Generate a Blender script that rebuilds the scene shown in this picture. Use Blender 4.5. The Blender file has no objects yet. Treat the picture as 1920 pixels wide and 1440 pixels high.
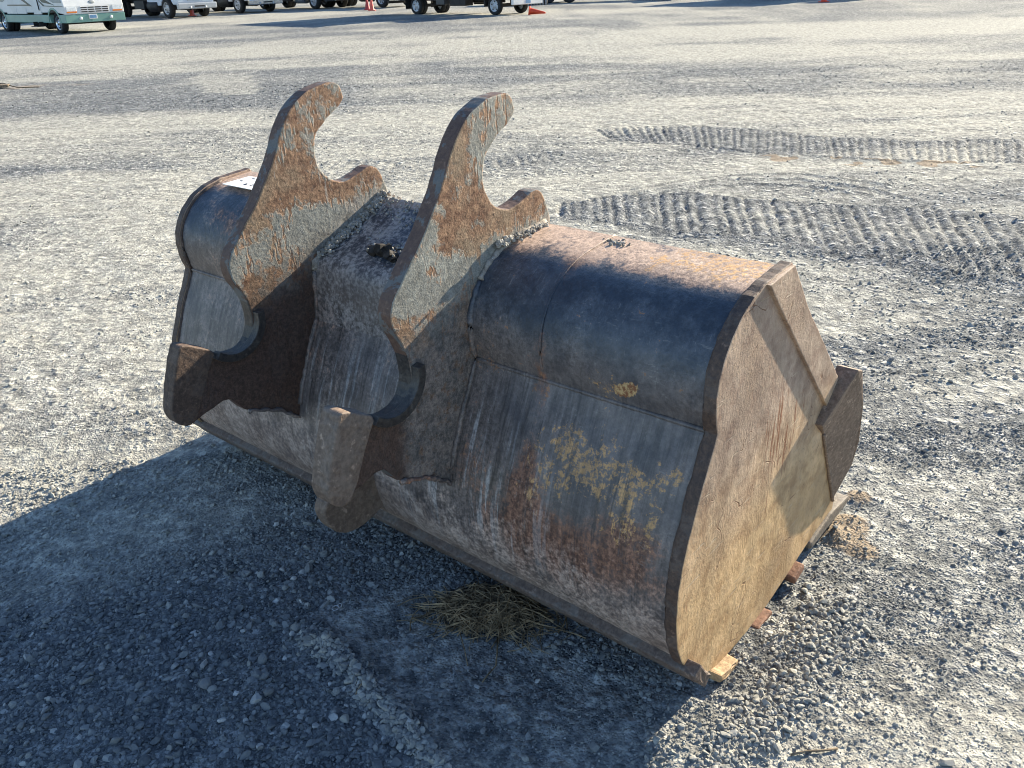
import bpy, bmesh, math, random
import numpy as np
from mathutils import Vector, Matrix, Quaternion

R = math.radians
sc = bpy.context.scene
COL = sc.collection
random.seed(7)
rng = np.random.default_rng(11)

# ------------------------------------------------------------------ camera
pitch, roll = R(26.05), R(-2.0)
fw = Vector((0, math.cos(pitch), -math.sin(pitch)))
rt0 = Vector((1, 0, 0)); up0 = Vector((0, math.sin(pitch), math.cos(pitch)))
rt = rt0 * math.cos(roll) + up0 * math.sin(roll)
up = up0 * math.cos(roll) - rt0 * math.sin(roll)
cam_data = bpy.data.cameras.new('camera')
cam = bpy.data.objects.new('camera', cam_data); COL.objects.link(cam); sc.camera = cam
cam.matrix_world = Matrix(((rt.x, up.x, -fw.x, 0), (rt.y, up.y, -fw.y, 0), (rt.z, up.z, -fw.z, 1.665), (0, 0, 0, 1)))
cam_data.sensor_width = 36.0
cam_data.lens = 36.0 * 1578.9 / 1920.0
cam_data.clip_start = 0.05; cam_data.clip_end = 5000

# ------------------------------------------------------------------ bucket frame (x across, y along the width, z up)
BX = Vector((0.651, 0.759, 0.0)).normalized()
BY = Vector((-0.759, 0.651, -0.0087)).normalized()
BZ = BX.cross(BY).normalized(); BY = BZ.cross(BX).normalized()
BO = Vector((0.4065, 1.528, 0.065))

# ------------------------------------------------------------------ sun and sky
sdir = (BX * 1.0 - BY * 0.122 + BZ * 0.43).normalized()
sun_el = math.asin(sdir.z); sun_az = math.atan2(sdir.x, sdir.y)
sl = bpy.data.lights.new('sun', 'SUN'); sl.energy = 5.0; sl.angle = R(0.53); sl.color = (1.0, 0.89, 0.69)
so = bpy.data.objects.new('sun', sl); COL.objects.link(so)
so.rotation_euler = sdir.to_track_quat('Z', 'Y').to_euler()
world = bpy.data.worlds.new('World'); sc.world = world; world.use_nodes = True
wn = world.node_tree.nodes; wl = world.node_tree.links
sky = wn.new('ShaderNodeTexSky'); sky.sky_type = 'NISHITA'; sky.sun_disc = False
sky.sun_elevation = sun_el; sky.sun_rotation = sun_az; sky.altitude = 100; sky.air_density = 1.0; sky.dust_density = 0.0; sky.ozone_density = 3.0
wl.new(sky.outputs[0], wn['Background'].inputs[0]); wn['Background'].inputs[1].default_value = 0.088
cy = sc.cycles; cy.max_bounces = 5; cy.diffuse_bounces = 2; cy.glossy_bounces = 2; cy.transmission_bounces = 1; cy.transparent_max_bounces = 2; cy.caustics_reflective = False; cy.caustics_refractive = False
cy.filter_width = 1.0; cy.use_adaptive_sampling = True; cy.adaptive_threshold = 0.012; cy.use_denoising = True
vs = sc.view_settings
vs.view_transform = 'Standard'; vs.look = 'None'; vs.gamma = 1.0; vs.exposure = 1.42; vs.use_curve_mapping = False

# ------------------------------------------------------------------ node helpers
class NT:
    def __init__(s, name):
        s.m = bpy.data.materials.new(name); s.m.use_nodes = True
        s.t = s.m.node_tree; s.b = s.t.nodes['Principled BSDF']
    def node(s, typ, ins=None, **props):
        n = s.t.nodes.new(typ)
        for k, v in props.items(): setattr(n, k, v)
        if ins:
            for k, v in ins.items(): s.put(n.inputs[k], v)
        return n
    def put(s, sock, v):
        if isinstance(v, bpy.types.NodeSocket): s.t.links.new(v, sock)
        elif isinstance(v, (tuple, list)) and len(v) == 3 and sock.type == 'RGBA': sock.default_value = (*v, 1)
        else: sock.default_value = v
    def coord(s, out='Object'): return s.node('ShaderNodeTexCoord').outputs[out]
    def scaled(s, vec, sc_, rot=(0, 0, 0), loc=(0, 0, 0)):
        return s.node('ShaderNodeMapping', {'Vector': vec, 'Scale': sc_, 'Rotation': rot, 'Location': loc}).outputs[0]
    def noise(s, vec, scale, detail=4, rough=0.55, dist=0.0):
        return s.node('ShaderNodeTexNoise', {'Vector': vec, 'Scale': scale, 'Detail': detail, 'Roughness': rough, 'Distortion': dist}).outputs[0]
    def vor(s, vec, scale, feature='F1', out='Distance'):
        return s.node('ShaderNodeTexVoronoi', {'Vector': vec, 'Scale': scale}, feature=feature).outputs[out]
    def math(s, op, a, b=0.0, c=0.0):
        n = s.node('ShaderNodeMath', operation=op); s.put(n.inputs[0], a); s.put(n.inputs[1], b); s.put(n.inputs[2], c); return n.outputs[0]
    def add(s, a, b): return s.math('ADD', a, b)
    def mul(s, a, b): return s.math('MULTIPLY', a, b)
    def ss(s, v, a, b, o0=0.0, o1=1.0):
        n = s.node('ShaderNodeMapRange', interpolation_type='SMOOTHSTEP', clamp=True)
        s.put(n.inputs['Value'], v); s.put(n.inputs['From Min'], a); s.put(n.inputs['From Max'], b)
        s.put(n.inputs['To Min'], o0); s.put(n.inputs['To Max'], o1); return n.outputs[0]
    def mix(s, f, a, b, blend='MIX'):
        n = s.node('ShaderNodeMix', data_type='RGBA', blend_type=blend)
        s.put(n.inputs[0], f); s.put(n.inputs[6], a); s.put(n.inputs[7], b); return n.outputs[2]
    def sep(s, vec): return s.node('ShaderNodeSeparateXYZ', {'Vector': vec}).outputs
    def bump(s, h, dist, strength=1.0, normal=None):
        n = s.node('ShaderNodeBump', {'Height': h, 'Distance': dist, 'Strength': strength})
        if normal is not None: s.put(n.inputs['Normal'], normal)
        return n.outputs[0]
    def attr(s, name): return s.node('ShaderNodeAttribute', attribute_name=name)
    def out(s, col, rough=0.6, metal=0.0, normal=None, spec=0.5):
        s.put(s.b.inputs['Base Color'], col); s.put(s.b.inputs['Roughness'], rough)
        s.put(s.b.inputs['Metallic'], metal); s.put(s.b.inputs['Specular IOR Level'], spec)
        if normal is not None: s.put(s.b.inputs['Normal'], normal)
        return s.m
    def gauss(s, val, c, w):   # soft window 1 at c
        d = s.math('ABSOLUTE', s.math('SUBTRACT', val, c)); return s.ss(d, 0.0, w, 1.0, 0.0)

def simple(name, col, rough=0.5, metal=0.0, spec=0.5, var=0.12, scale=6.0):
    n = NT(name); p = n.coord()
    f = n.noise(p, scale, 5)
    c2 = tuple(c * (1 - var * 2) for c in col); c3 = tuple(min(1, c * (1 + var)) for c in col)
    c = n.mix(n.ss(f, 0.3, 0.7), c2, c3)
    return n.out(c, rough, metal, n.bump(n.noise(p, scale * 12, 3), 0.002, 0.3), spec)

# ------------------------------------------------------------------ mesh helpers
def link(name, me, mats, parent=None):
    o = bpy.data.objects.new(name, me); COL.objects.link(o)
    for m in (mats if isinstance(mats, (list, tuple)) else [mats]): me.materials.append(m)
    if parent is not None: o.parent = parent
    return o
def tag(o, label=None, cat=None, group=None, kind=None):
    if label: o['label'] = label
    if cat: o['category'] = cat
    if group: o['group'] = group
    if kind: o['kind'] = kind
    return o
def empty(name, loc=(0, 0, 0), rz=0.0):
    o = bpy.data.objects.new(name, None); COL.objects.link(o); o.location = loc; o.rotation_euler = (0, 0, rz); o.empty_display_size = 0.2; return o
def bm_obj(name, bm, mats, parent=None, smooth=False):
    me = bpy.data.meshes.new(name); bm.normal_update(); bm.to_mesh(me); bm.free()
    if smooth:
        me.polygons.foreach_set('use_smooth', [True] * len(me.polygons))
    return link(name, me, mats, parent)
def sharp_bevel(bm, w, seg=2, ang=30):
    bm.normal_update()
    es = [e for e in bm.edges if len(e.link_faces) == 2 and e.calc_face_angle(0) > R(ang)]
    if es and w > 0: bmesh.ops.bevel(bm, geom=es, offset=w, segments=seg, affect='EDGES', profile=0.6, clamp_overlap=True)
def add_prism(bm, pts, y0, y1):
    """extrude an (x,z) outline between y0 and y1"""
    a = [bm.verts.new((x, y0, z)) for x, z in pts]; b = [bm.verts.new((x, y1, z)) for x, z in pts]
    n = len(pts)
    bm.faces.new(a); bm.faces.new(b[::-1])
    for i in range(n): bm.faces.new((a[i], b[i], b[(i + 1) % n], a[(i + 1) % n]))
    bmesh.ops.recalc_face_normals(bm, faces=bm.faces[:])
def prism(name, pts, y0, y1, mats, parent, bev=0.004, seg=2, smooth=False):
    bm = bmesh.new(); add_prism(bm, pts, y0, y1); sharp_bevel(bm, bev, seg)
    return bm_obj(name, bm, mats, parent, smooth)
def add_box(bm, c, s, rot=None):
    m = Matrix.Translation(c)
    if rot is not None: m = m @ rot
    m = m @ Matrix.Diagonal((s[0], s[1], s[2], 1))
    return bmesh.ops.create_cube(bm, size=1.0, matrix=m)['verts']
def box(name, c, s, mat, parent, bev=0.01, seg=2, rot=None):
    bm = bmesh.new(); add_box(bm, c, s, rot); sharp_bevel(bm, bev, seg); return bm_obj(name, bm, mat, parent)
def add_cyl(bm, c, r, h, axis='Y', seg=24, r2=None):
    m = Matrix.Translation(c)
    if axis == 'Y': m = m @ Matrix.Rotation(R(90), 4, 'X')
    if axis == 'X': m = m @ Matrix.Rotation(R(90), 4, 'Y')
    bmesh.ops.create_cone(bm, cap_ends=True, segments=seg, radius1=r, radius2=r if r2 is None else r2, depth=h, matrix=m)
def cyl(name, c, r, h, mat, parent, axis='Y', seg=24, bev=0.0, r2=None):
    bm = bmesh.new(); add_cyl(bm, c, r, h, axis, seg, r2); sharp_bevel(bm, bev, 2, 50)
    return bm_obj(name, bm, mat, parent)
def add_lathe(bm, prof, seg=28, axis='Y', c=(0, 0, 0)):
    """prof: list of (r, h) along the axis"""
    rings = []
    for r_, h in prof:
        ring = []
        for k in range(seg):
            a = 2 * math.pi * k / seg
            if axis == 'Y': v = (c[0] + r_ * math.cos(a), c[1] + h, c[2] + r_ * math.sin(a))
            else: v = (c[0] + r_ * math.cos(a), c[1] + r_ * math.sin(a), c[2] + h)
            ring.append(bm.verts.new(v))
        rings.append(ring)
    for i in range(len(rings) - 1):
        for k in range(seg):
            bm.faces.new((rings[i][k], rings[i][(k + 1) % seg], rings[i + 1][(k + 1) % seg], rings[i + 1][k]))
    bmesh.ops.recalc_face_normals(bm, faces=bm.faces[:])
def lathe(name, prof, mat, parent, seg=28, axis='Y', c=(0, 0, 0), smooth=True):
    bm = bmesh.new(); add_lathe(bm, prof, seg, axis, c); return bm_obj(name, bm, mat, parent, smooth)
def add_tube(bm, path, rad, seg=8, bump=0.0):
    path = [Vector(p) for p in path]; prev = None; n = len(path)
    rr = rad if isinstance(rad, (list, tuple)) else [rad] * n
    for i, p in enumerate(path):
        d = (path[min(i + 1, n - 1)] - path[max(i - 1, 0)])
        d = d.normalized() if d.length > 1e-9 else Vector((0, 0, 1))
        a = d.cross(Vector((0, 0, 1)));
        if a.length < 1e-3: a = d.cross(Vector((0, 1, 0)))
        a.normalize(); b = d.cross(a)
        k = rr[i] * (1 + random.uniform(-bump, bump))
        ring = [bm.verts.new(p + (a * math.cos(2 * math.pi * j / seg) + b * math.sin(2 * math.pi * j / seg)) * k) for j in range(seg)]
        if prev:
            for j in range(seg): bm.faces.new((prev[j], prev[(j + 1) % seg], ring[(j + 1) % seg], ring[j]))
        else: bm.faces.new(ring[::-1])
        prev = ring
    bm.faces.new(prev)
def tube(name, path, rad, mat, parent, seg=8, bump=0.0, smooth=True):
    bm = bmesh.new(); add_tube(bm, path, rad, seg, bump); return bm_obj(name, bm, mat, parent, smooth)
def copy_tree(o, parent=None):
    c = o.copy(); COL.objects.link(c); c.parent = parent
    for ch in list(o.children): copy_tree(ch, c)
    return c

# ------------------------------------------------------------------ value noise (numpy)
_LAT = {}
def vn(x, y, seed=0):
    L = _LAT.setdefault(seed, np.random.default_rng(1000 + seed).random((257, 257)))
    xi = np.floor(x).astype(np.int64); yi = np.floor(y).astype(np.int64)
    fx = x - xi; fy = y - yi; fx = fx * fx * (3 - 2 * fx); fy = fy * fy * (3 - 2 * fy)
    g = lambda i, j: L[np.mod(i, 257), np.mod(j, 257)]
    return (g(xi, yi) * (1 - fx) + g(xi + 1, yi) * fx) * (1 - fy) + (g(xi, yi + 1) * (1 - fx) + g(xi + 1, yi + 1) * fx) * fy
def fbm(x, y, seed=0, oct=4, gain=0.5):
    s = 0; a = 1; t = 0
    for k in range(oct):
        s = s + a * vn(x * 2 ** k + 17.3 * k, y * 2 ** k + 5.1 * k, seed + k); t += a; a *= gain
    return s / t            # 0..1
def sstep(a, b, v):
    t = np.clip((v - a) / (b - a), 0, 1); return t * t * (3 - 2 * t)
def seg_dist(x, y, p, q):
    p = np.array(p); q = np.array(q); d = q - p; L2 = d @ d
    t = np.clip(((x - p[0]) * d[0] + (y - p[1]) * d[1]) / L2, 0, 1)
    return np.hypot(x - p[0] - t * d[0], y - p[1] - t * d[1]), t
def poly_dist(x, y, pts):
    best = np.full(np.shape(x), 1e9)
    for p, q in zip(pts[:-1], pts[1:]): best = np.minimum(best, seg_dist(x, y, p, q)[0])
    return best
def in_poly(x, y, pts):
    ins = np.zeros(np.shape(x), bool); n = len(pts)
    for i in range(n):
        x1, y1 = pts[i]; x2, y2 = pts[(i + 1) % n]
        c = ((y1 > y) != (y2 > y)) & (x < (x2 - x1) * (y - y1) / (y2 - y1 + 1e-12) + x1)
        ins ^= c
    return ins

# ------------------------------------------------------------------ the yard: relief and surface zones
T1T = [(1.1, 10.16), (1.92, 10.18), (2.76, 9.81), (3.44, 9.15), (4.1, 8.71), (5.22, 8.58)]
T1B = [(1.19, 9.37), (1.95, 8.82), (2.61, 8.28), (3.25, 7.91), (4.08, 7.57), (4.64, 7.55)]
T2T = [(0.43, 6.61), (0.88, 6.81), (1.53, 6.8), (2.09, 6.49), (2.64, 6.3), (3.14, 6.07), (3.68, 5.84)]
T2B = [(0.40, 6.22), (0.86, 5.95), (1.38, 5.62), (1.95, 5.28), (2.40, 4.96), (2.75, 4.5), (3.05, 4.2)]
RIDGE = [(-0.60, 1.83), (-0.50, 1.77), (-0.43, 1.70), (-0.385, 1.62), (-0.33, 1.55), (-0.27, 1.48), (-0.19, 1.38), (-0.12, 1.28)]
PACKED = [(-0.62, 1.93), (-0.46, 1.74), (-0.37, 1.62), (-0.25, 1.46), (-0.12, 1.28), (0.0, 1.1), (0.22, 1.1), (0.27, 1.42), (0.29, 1.60), (-0.28, 2.06)]
def resample(P, n):
    P = np.array(P, float); d = np.r_[0, np.cumsum(np.hypot(*np.diff(P, axis=0).T))]; t = np.linspace(0, d[-1], n)
    return np.stack([np.interp(t, d, P[:, 0]), np.interp(t, d, P[:, 1])], 1)
STRIPS = [(resample(T1T, 50), resample(T1B, 50), 0.017, 0.016), (resample(T2T, 37), resample(T2B, 37), 0.018, 0.018)]
SMALLT = [(resample([(-1.9, 8.8), (-1.08, 8.5)], 9), resample([(-1.95, 8.5), (-1.1, 8.2)], 9), 0.012, 0.03),
          (resample([(-0.5, 8.25), (0.45, 8.75)], 10), resample([(-0.45, 7.95), (0.45, 8.35)], 10), 0.015, 0.03)]
ARCS = [resample([(1.0, 6.85), (1.4, 7.05), (1.87, 7.22), (2.5, 7.15), (3.0, 6.75), (3.15, 6.4)], 24), resample([(1.1, 7.0), (1.5, 7.22), (1.95, 7.38), (2.6, 7.33), (3.15, 6.85)], 24),
        resample([(1.2, 6.85), (1.6, 6.98), (2.0, 7.05), (2.45, 6.95), (2.9, 6.6)], 24)]
def strip_mask(x, y, T, B, soft=0.12):
    pts = [tuple(p) for p in T] + [tuple(p) for p in B[::-1]]
    return in_poly(x, y, pts)
def packed(x, y):
    n1 = (vn(x / 0.09, y / 0.09, 33) - 0.5) * 0.05; n2 = (vn(x / 0.09, y / 0.09, 34) - 0.5) * 0.05
    s = 0
    for ox, oy in ((0, 0), (.02, 0), (-.02, 0), (0, .02), (0, -.02)): s = s + in_poly(x + n1 + ox, y + n2 + oy, PACKED)
    return s / 5.0
def height(x, y):
    x = np.asarray(x, float); y = np.asarray(y, float)
    near = np.hypot(x - 0.5, y - 2.5)
    h = (fbm(x / 3.1, y / 2.3, 1) - 0.5) * 0.05 * sstep(1.5, 7, near)
    h = h + (fbm(x / 0.55, y / 0.4, 11) - 0.5) * 0.026 + (fbm(x / 0.14, y / 0.11, 21, 3) - 0.5) * 0.012
    h = h - 0.065 * np.exp(-((x + 2.0) / 0.75) ** 2 - ((y - 2.55) / 0.8) ** 2)     # the yard dips a little past the far end of the bucket
    # long wheel ruts running across the yard
    rut = fbm(x / 9.0, y / 0.55 - 0.05 * x, 31, 3) - 0.5
    h = h + rut * 0.03 * sstep(3.0, 6.0, y)
    pk = packed(x, y)
    h = h * (1 - 0.6 * pk) + pk * (-0.006 + 0.004 * (fbm(x / 0.09 + y / 0.05, y / 0.3, 71, 3) - 0.5))
    d = poly_dist(x, y, RIDGE); h = h + 0.017 * np.exp(-(d / 0.045) ** 2) * (0.6 + 0.8 * vn(x / 0.06, y / 0.06, 5))
    # gravel pushed up along the near end of the bucket
    d = poly_dist(x, y, [(0.44, 1.36), (0.64, 1.50), (0.78, 1.70), (0.92, 1.88)]); h = h + 0.012 * np.exp(-(d / 0.07) ** 2)
    # clods of soil by the cutting edge
    for cx, cy, a, s in ((1.02, 2.2, 0.026, 0.06), (1.10, 2.27, 0.022, 0.05), (1.18, 2.42, 0.020, 0.05), (1.08, 2.12, 0.010, 0.05), (1.26, 2.62, 0.015, 0.06)):
        h = h + a * np.exp(-(((x - cx) ** 2 + (y - cy) ** 2) / s ** 2)) * (0.5 + vn(x / 0.03, y / 0.03, 9))
    box_ = (x > -2.2) & (x < 5.6) & (y > 4.0) & (y < 10.6)
    if box_.any():
        xx = x[box_]; yy = y[box_]; hh = np.zeros_like(xx)
        for (T, B, amp, wd) in STRIPS + SMALLT:
            m = np.zeros_like(xx); wob = (fbm(xx / 0.22, yy / 0.22, 14, 3) - 0.5) * 0.035
            for k in range(len(T)):
                rk = random.Random(k * 7 + len(T)); p, q = T[k], B[k]; jit = np.array([rk.uniform(-0.02, 0.02), 0])
                dd, t = seg_dist(xx + wob, yy, p + (q - p) * rk.uniform(-0.05, 0.10) + jit, p + (q - p) * rk.uniform(0.86, 1.03) + jit)
                m = np.maximum(m, np.exp(-(dd / (wd * rk.uniform(0.8, 1.3))) ** 2) * rk.uniform(0.6, 1.1))
            ins = strip_mask(xx + 0.05 * wob, yy + wob, T, B)
            hh += amp * (0.55 * ins * (0.7 + 0.6 * vn(xx / 0.15, yy / 0.15, 8)) - 1.25 * m * (0.75 + 0.4 * vn(xx / 0.10, yy / 0.10, 18)))
            dB = poly_dist(xx, yy, [tuple(p) for p in B]); hh += 0.55 * amp * np.exp(-(dB / 0.09) ** 2) * (0.4 + vn(xx / 0.1, yy / 0.1, 6))
        for a in ARCS:
            dd = poly_dist(xx, yy, [tuple(p) for p in a]); hh += 0.014 * np.exp(-(dd / 0.035) ** 2)
        h[box_] += hh
    return h
def zones(x, y):
    """dust 0..1 (pale packed fines against loose grey gravel), soil 0..1 (brown dirt)"""
    x = np.asarray(x, float); y = np.asarray(y, float)
    st = fbm(x / 5.0 + 3, y / 0.9 - 0.06 * x, 41, 5, 0.6)
    bl = fbm(x / 1.3, y / 0.8, 51, 4)
    d = 0.56 + 1.15 * (st - 0.5) + 0.75 * (bl - 0.5)
    d += 0.30 * np.exp(-((x + 1.8) / 2.2) ** 2 - ((y - 5.0) / 3.0) ** 2)               # pale ground left of the bucket
    yb = 24.6 - 0.012 * x * x * 0.5 + 0.05 * x
    d += 0.32 * np.exp(-((y - yb) / 2.4) ** 4)                                           # pale haul road
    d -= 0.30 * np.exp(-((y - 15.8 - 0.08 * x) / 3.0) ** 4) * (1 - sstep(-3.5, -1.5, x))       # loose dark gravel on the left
    d -= 0.22 * np.exp(-((y - 33) / 5.0) ** 4)
    d -= 0.14 * sstep(1.2, 3.0, x) * np.exp(-((y - 14) / 2.5) ** 2)
    d += 0.25 * np.exp(-((y - 11.2) / 0.9) ** 2) * sstep(-3, 0, x)
    pt = in_poly(x + 0.25 * (bl - 0.5), y + 1.5 * (bl - 0.5), [(-6.29, 18.27), (-4.87, 17.81), (-4.0, 14.36), (-5.06, 14.78)]); d = np.where(pt, np.maximum(d, 0.48 + 0.4 * (bl - 0.3)), d)
    for (T, B, amp, wd) in STRIPS: d = d - 0.36 * in_poly(x, y, [tuple(p) for p in T] + [tuple(p) for p in B[::-1]])
    d -= 0.35 * np.exp(-(poly_dist(x, y, [tuple(p) for p in STRIPS[1][1]]) / 0.22) ** 2)
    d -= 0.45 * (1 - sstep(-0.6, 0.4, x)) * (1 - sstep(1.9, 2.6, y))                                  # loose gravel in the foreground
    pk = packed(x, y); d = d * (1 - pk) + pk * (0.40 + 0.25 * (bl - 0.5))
    d -= 0.04 * sstep(0.4, 0.8, x) * (1 - sstep(2.6, 3.8, y))
    s = np.zeros_like(d)
    for cx, cy, r in ((1.02, 2.2, 0.08), (1.10, 2.27, 0.06), (1.18, 2.42, 0.05), (1.08, 2.12, 0.05)): s += 0.9 * np.exp(-(((x - cx) ** 2 + (y - cy) ** 2) / r ** 2))
    s += 0.9 * np.exp(-(poly_dist(x, y, [(2.55, 8.15), (3.25, 7.8), (4.08, 7.5)]) / 0.16) ** 2) * sstep(0.45, 0.65, vn(x / 0.13, y / 0.1, 66))
    s += 0.40 * np.exp(-(((x + 8.6) / 1.8) ** 2 + ((y - 16.9) / 0.8) ** 2)) * (0.5 + vn(x / 0.5, y / 0.2, 67))
    return np.clip(d, 0, 1), np.clip(s, 0, 1)

def graded(lo, hi, step, far_lo, far_hi, g=1.075):
    c = list(np.arange(lo, hi + 1e-6, step)); s = step
    while c[-1] < far_hi: s *= g; c.append(c[-1] + s)
    s = step; a = []
    x = lo
    while x > far_lo: s *= g; x -= s; a.append(x)
    return np.array(a[::-1] + c)
gx = graded(-3.6, 5.5, 0.019, -900, 900); gy = graded(0.9, 10.6, 0.021, -60, 1600)
GX, GY = np.meshgrid(gx, gy); fxs = GX.ravel(); fys = GY.ravel()
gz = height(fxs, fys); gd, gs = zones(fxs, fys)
nx, ny = len(gx), len(gy)
me = bpy.data.meshes.new('ground')
me.vertices.add(nx * ny); me.vertices.foreach_set('co', np.stack([fxs, fys, gz], 1).astype(np.float32).ravel())
i0 = (np.arange(ny - 1)[:, None] * nx + np.arange(nx - 1)[None, :]).ravel()
quads = np.stack([i0, i0 + 1, i0 + nx + 1, i0 + nx], 1).astype(np.int32)
me.loops.add(quads.size); me.loops.foreach_set('vertex_index', quads.ravel())
me.polygons.add(len(quads)); me.polygons.foreach_set('loop_start', np.arange(0, quads.size, 4, dtype=np.int32))
me.polygons.foreach_set('use_smooth', np.ones(len(quads), bool)); me.update(calc_edges=True)
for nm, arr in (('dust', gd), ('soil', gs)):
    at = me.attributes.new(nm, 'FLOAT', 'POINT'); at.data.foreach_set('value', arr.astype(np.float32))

def ground_material():
    n = NT('gravel_ground'); p = n.coord('Object')
    dust = n.attr('dust').outputs['Fac']; soil = n.attr('soil').outputs['Fac']
    v1 = n.node('ShaderNodeTexVoronoi', {'Vector': p, 'Scale': 105.0, 'Randomness': 1.0})
    v2 = n.node('ShaderNodeTexVoronoi', {'Vector': p, 'Scale': 44.0, 'Randomness': 1.0})
    v3 = n.node('ShaderNodeTexVoronoi', {'Vector': p, 'Scale': 15.0, 'Randomness': 1.0})
    f1 = n.noise(p, 60, 3, 0.65); f2 = n.noise(p, 7, 4, 0.65); f3 = n.noise(p, 260, 2); f4 = n.noise(p, 19, 2, 0.6)
    d = n.add(dust, n.add(n.mul(n.add(f1, -0.5), 0.6), n.add(n.mul(n.add(f2, -0.5), 0.40), n.mul(n.add(f4, -0.5), 0.40))))
    dm = n.ss(d, 0.18, 0.80)
    c1 = n.sep(v1.outputs['Color']); c2 = n.sep(v2.outputs['Color']); c3 = n.sep(v3.outputs['Color'])
    t = n.add(n.mul(c1[0], 0.34), n.add(n.mul(c2[1], 0.36), n.mul(c3[2], 0.30)))
    grav = n.node('ShaderNodeValToRGB', {'Fac': t}); cr = grav.color_ramp
    cr.elements[0].position = 0.15; cr.elements[0].color = (0.058, 0.066, 0.075, 1)
    cr.elements[1].position = 0.85; cr.elements[1].color = (0.40, 0.40, 0.39, 1)
    e = cr.elements.new(0.5); e.color = (0.150, 0.158, 0.166, 1)
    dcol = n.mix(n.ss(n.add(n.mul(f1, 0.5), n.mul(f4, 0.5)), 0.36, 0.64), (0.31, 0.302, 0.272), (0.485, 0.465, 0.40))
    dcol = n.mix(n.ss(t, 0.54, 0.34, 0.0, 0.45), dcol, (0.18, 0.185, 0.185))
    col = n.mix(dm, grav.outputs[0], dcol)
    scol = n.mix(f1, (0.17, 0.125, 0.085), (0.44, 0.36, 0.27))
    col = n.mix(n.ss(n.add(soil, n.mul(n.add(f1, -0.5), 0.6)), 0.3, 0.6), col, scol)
    gm_ = n.add(0.78, n.mul(n.ss(n.add(n.mul(f2, 0.6), n.mul(f4, 0.4)), 0.38, 0.62), 0.42)); col = n.mix(1.0, col, n.node('ShaderNodeCombineXYZ', {0: gm_, 1: gm_, 2: gm_}).outputs[0], 'MULTIPLY')
    peb1 = n.ss(v1.outputs['Distance'], 0.0, 0.62, 1.0, 0.0); peb2 = n.ss(v2.outputs['Distance'], 0.0, 0.6, 1.0, 0.0); peb3 = n.ss(v3.outputs['Distance'], 0.0, 0.5, 1.0, 0.0)
    keep2 = n.ss(c2[1], 0.35, 0.6); keep3 = n.ss(c3[2], 0.5, 0.7)
    hgt = n.add(n.mul(peb1, 0.0042), n.add(n.mul(n.mul(peb2, keep2), 0.0090), n.mul(n.mul(peb3, keep3), 0.020)))
    hgt = n.mul(hgt, n.ss(dust, 0.1, 0.9, 1.0, 0.30))
    hgt = n.add(hgt, n.add(n.mul(f1, 0.0058), n.add(n.mul(f3, 0.0018), n.add(n.mul(f2, 0.008), n.mul(f4, 0.006)))))
    return n.out(col, 0.95, 0.0, n.bump(hgt, 1.0, 1.0), 0.15)
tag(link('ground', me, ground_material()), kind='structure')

# ------------------------------------------------------------------ loose gravel: thousands of stones (stuff)
def stone_mesh(name, seed, sub):
    r = random.Random(seed); bm = bmesh.new(); bmesh.ops.create_icosphere(bm, subdivisions=sub, radius=1.0)
    ax = (r.uniform(0.85, 1.35), r.uniform(0.75, 1.1), r.uniform(0.5, 0.85))
    cuts = [(Vector((r.uniform(-1, 1), r.uniform(-1, 1), r.uniform(-1, 1))).normalized(), r.uniform(0.35, 0.8)) for _ in range(8)]
    for v in bm.verts:
        for c_, dd in cuts:
            k = v.co.dot(c_)
            if k > dd: v.co -= c_ * (k - dd) * 0.97
        v.co *= r.uniform(0.97, 1.03); v.co = Vector((v.co.x * ax[0], v.co.y * ax[1], v.co.z * ax[2]))
    me_ = bpy.data.meshes.new(name); bm.to_mesh(me_); bm.free(); return me_
def stone_material():
    n = NT('gravel_stone'); p = n.coord('Object')
    a = n.attr('tone'); a.attribute_type = 'INSTANCER'; t = a.outputs['Fac']
    b_ = n.attr('dusty'); b_.attribute_type = 'INSTANCER'; du = b_.outputs['Fac']
    cr = n.node('ShaderNodeValToRGB', {'Fac': t}); r = cr.color_ramp
    r.elements[0].position = 0.0; r.elements[0].color = (0.055, 0.063, 0.073, 1)
    r.elements[1].position = 1.0; r.elements[1].color = (0.54, 0.53, 0.51, 1)
    for ps, c in ((0.35, (0.105, 0.115, 0.126)), (0.7, (0.19, 0.198, 0.205)), (0.9, (0.29, 0.295, 0.295))): e = r.elements.new(ps); e.color = (*c, 1)
    nz = n.noise(p, 2.0, 3, 0.6)
    c = n.mix(n.mul(n.ss(nz, 0.3, 0.7), 0.3), cr.outputs[0], (0.22, 0.228, 0.235))
    c = n.mix(n.mul(du, n.ss(nz, 0.3, 0.6, 0.4, 0.9)), c, (0.48, 0.46, 0.40))
    return n.out(c, 0.9, 0.0, None, 0.25)
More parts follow.
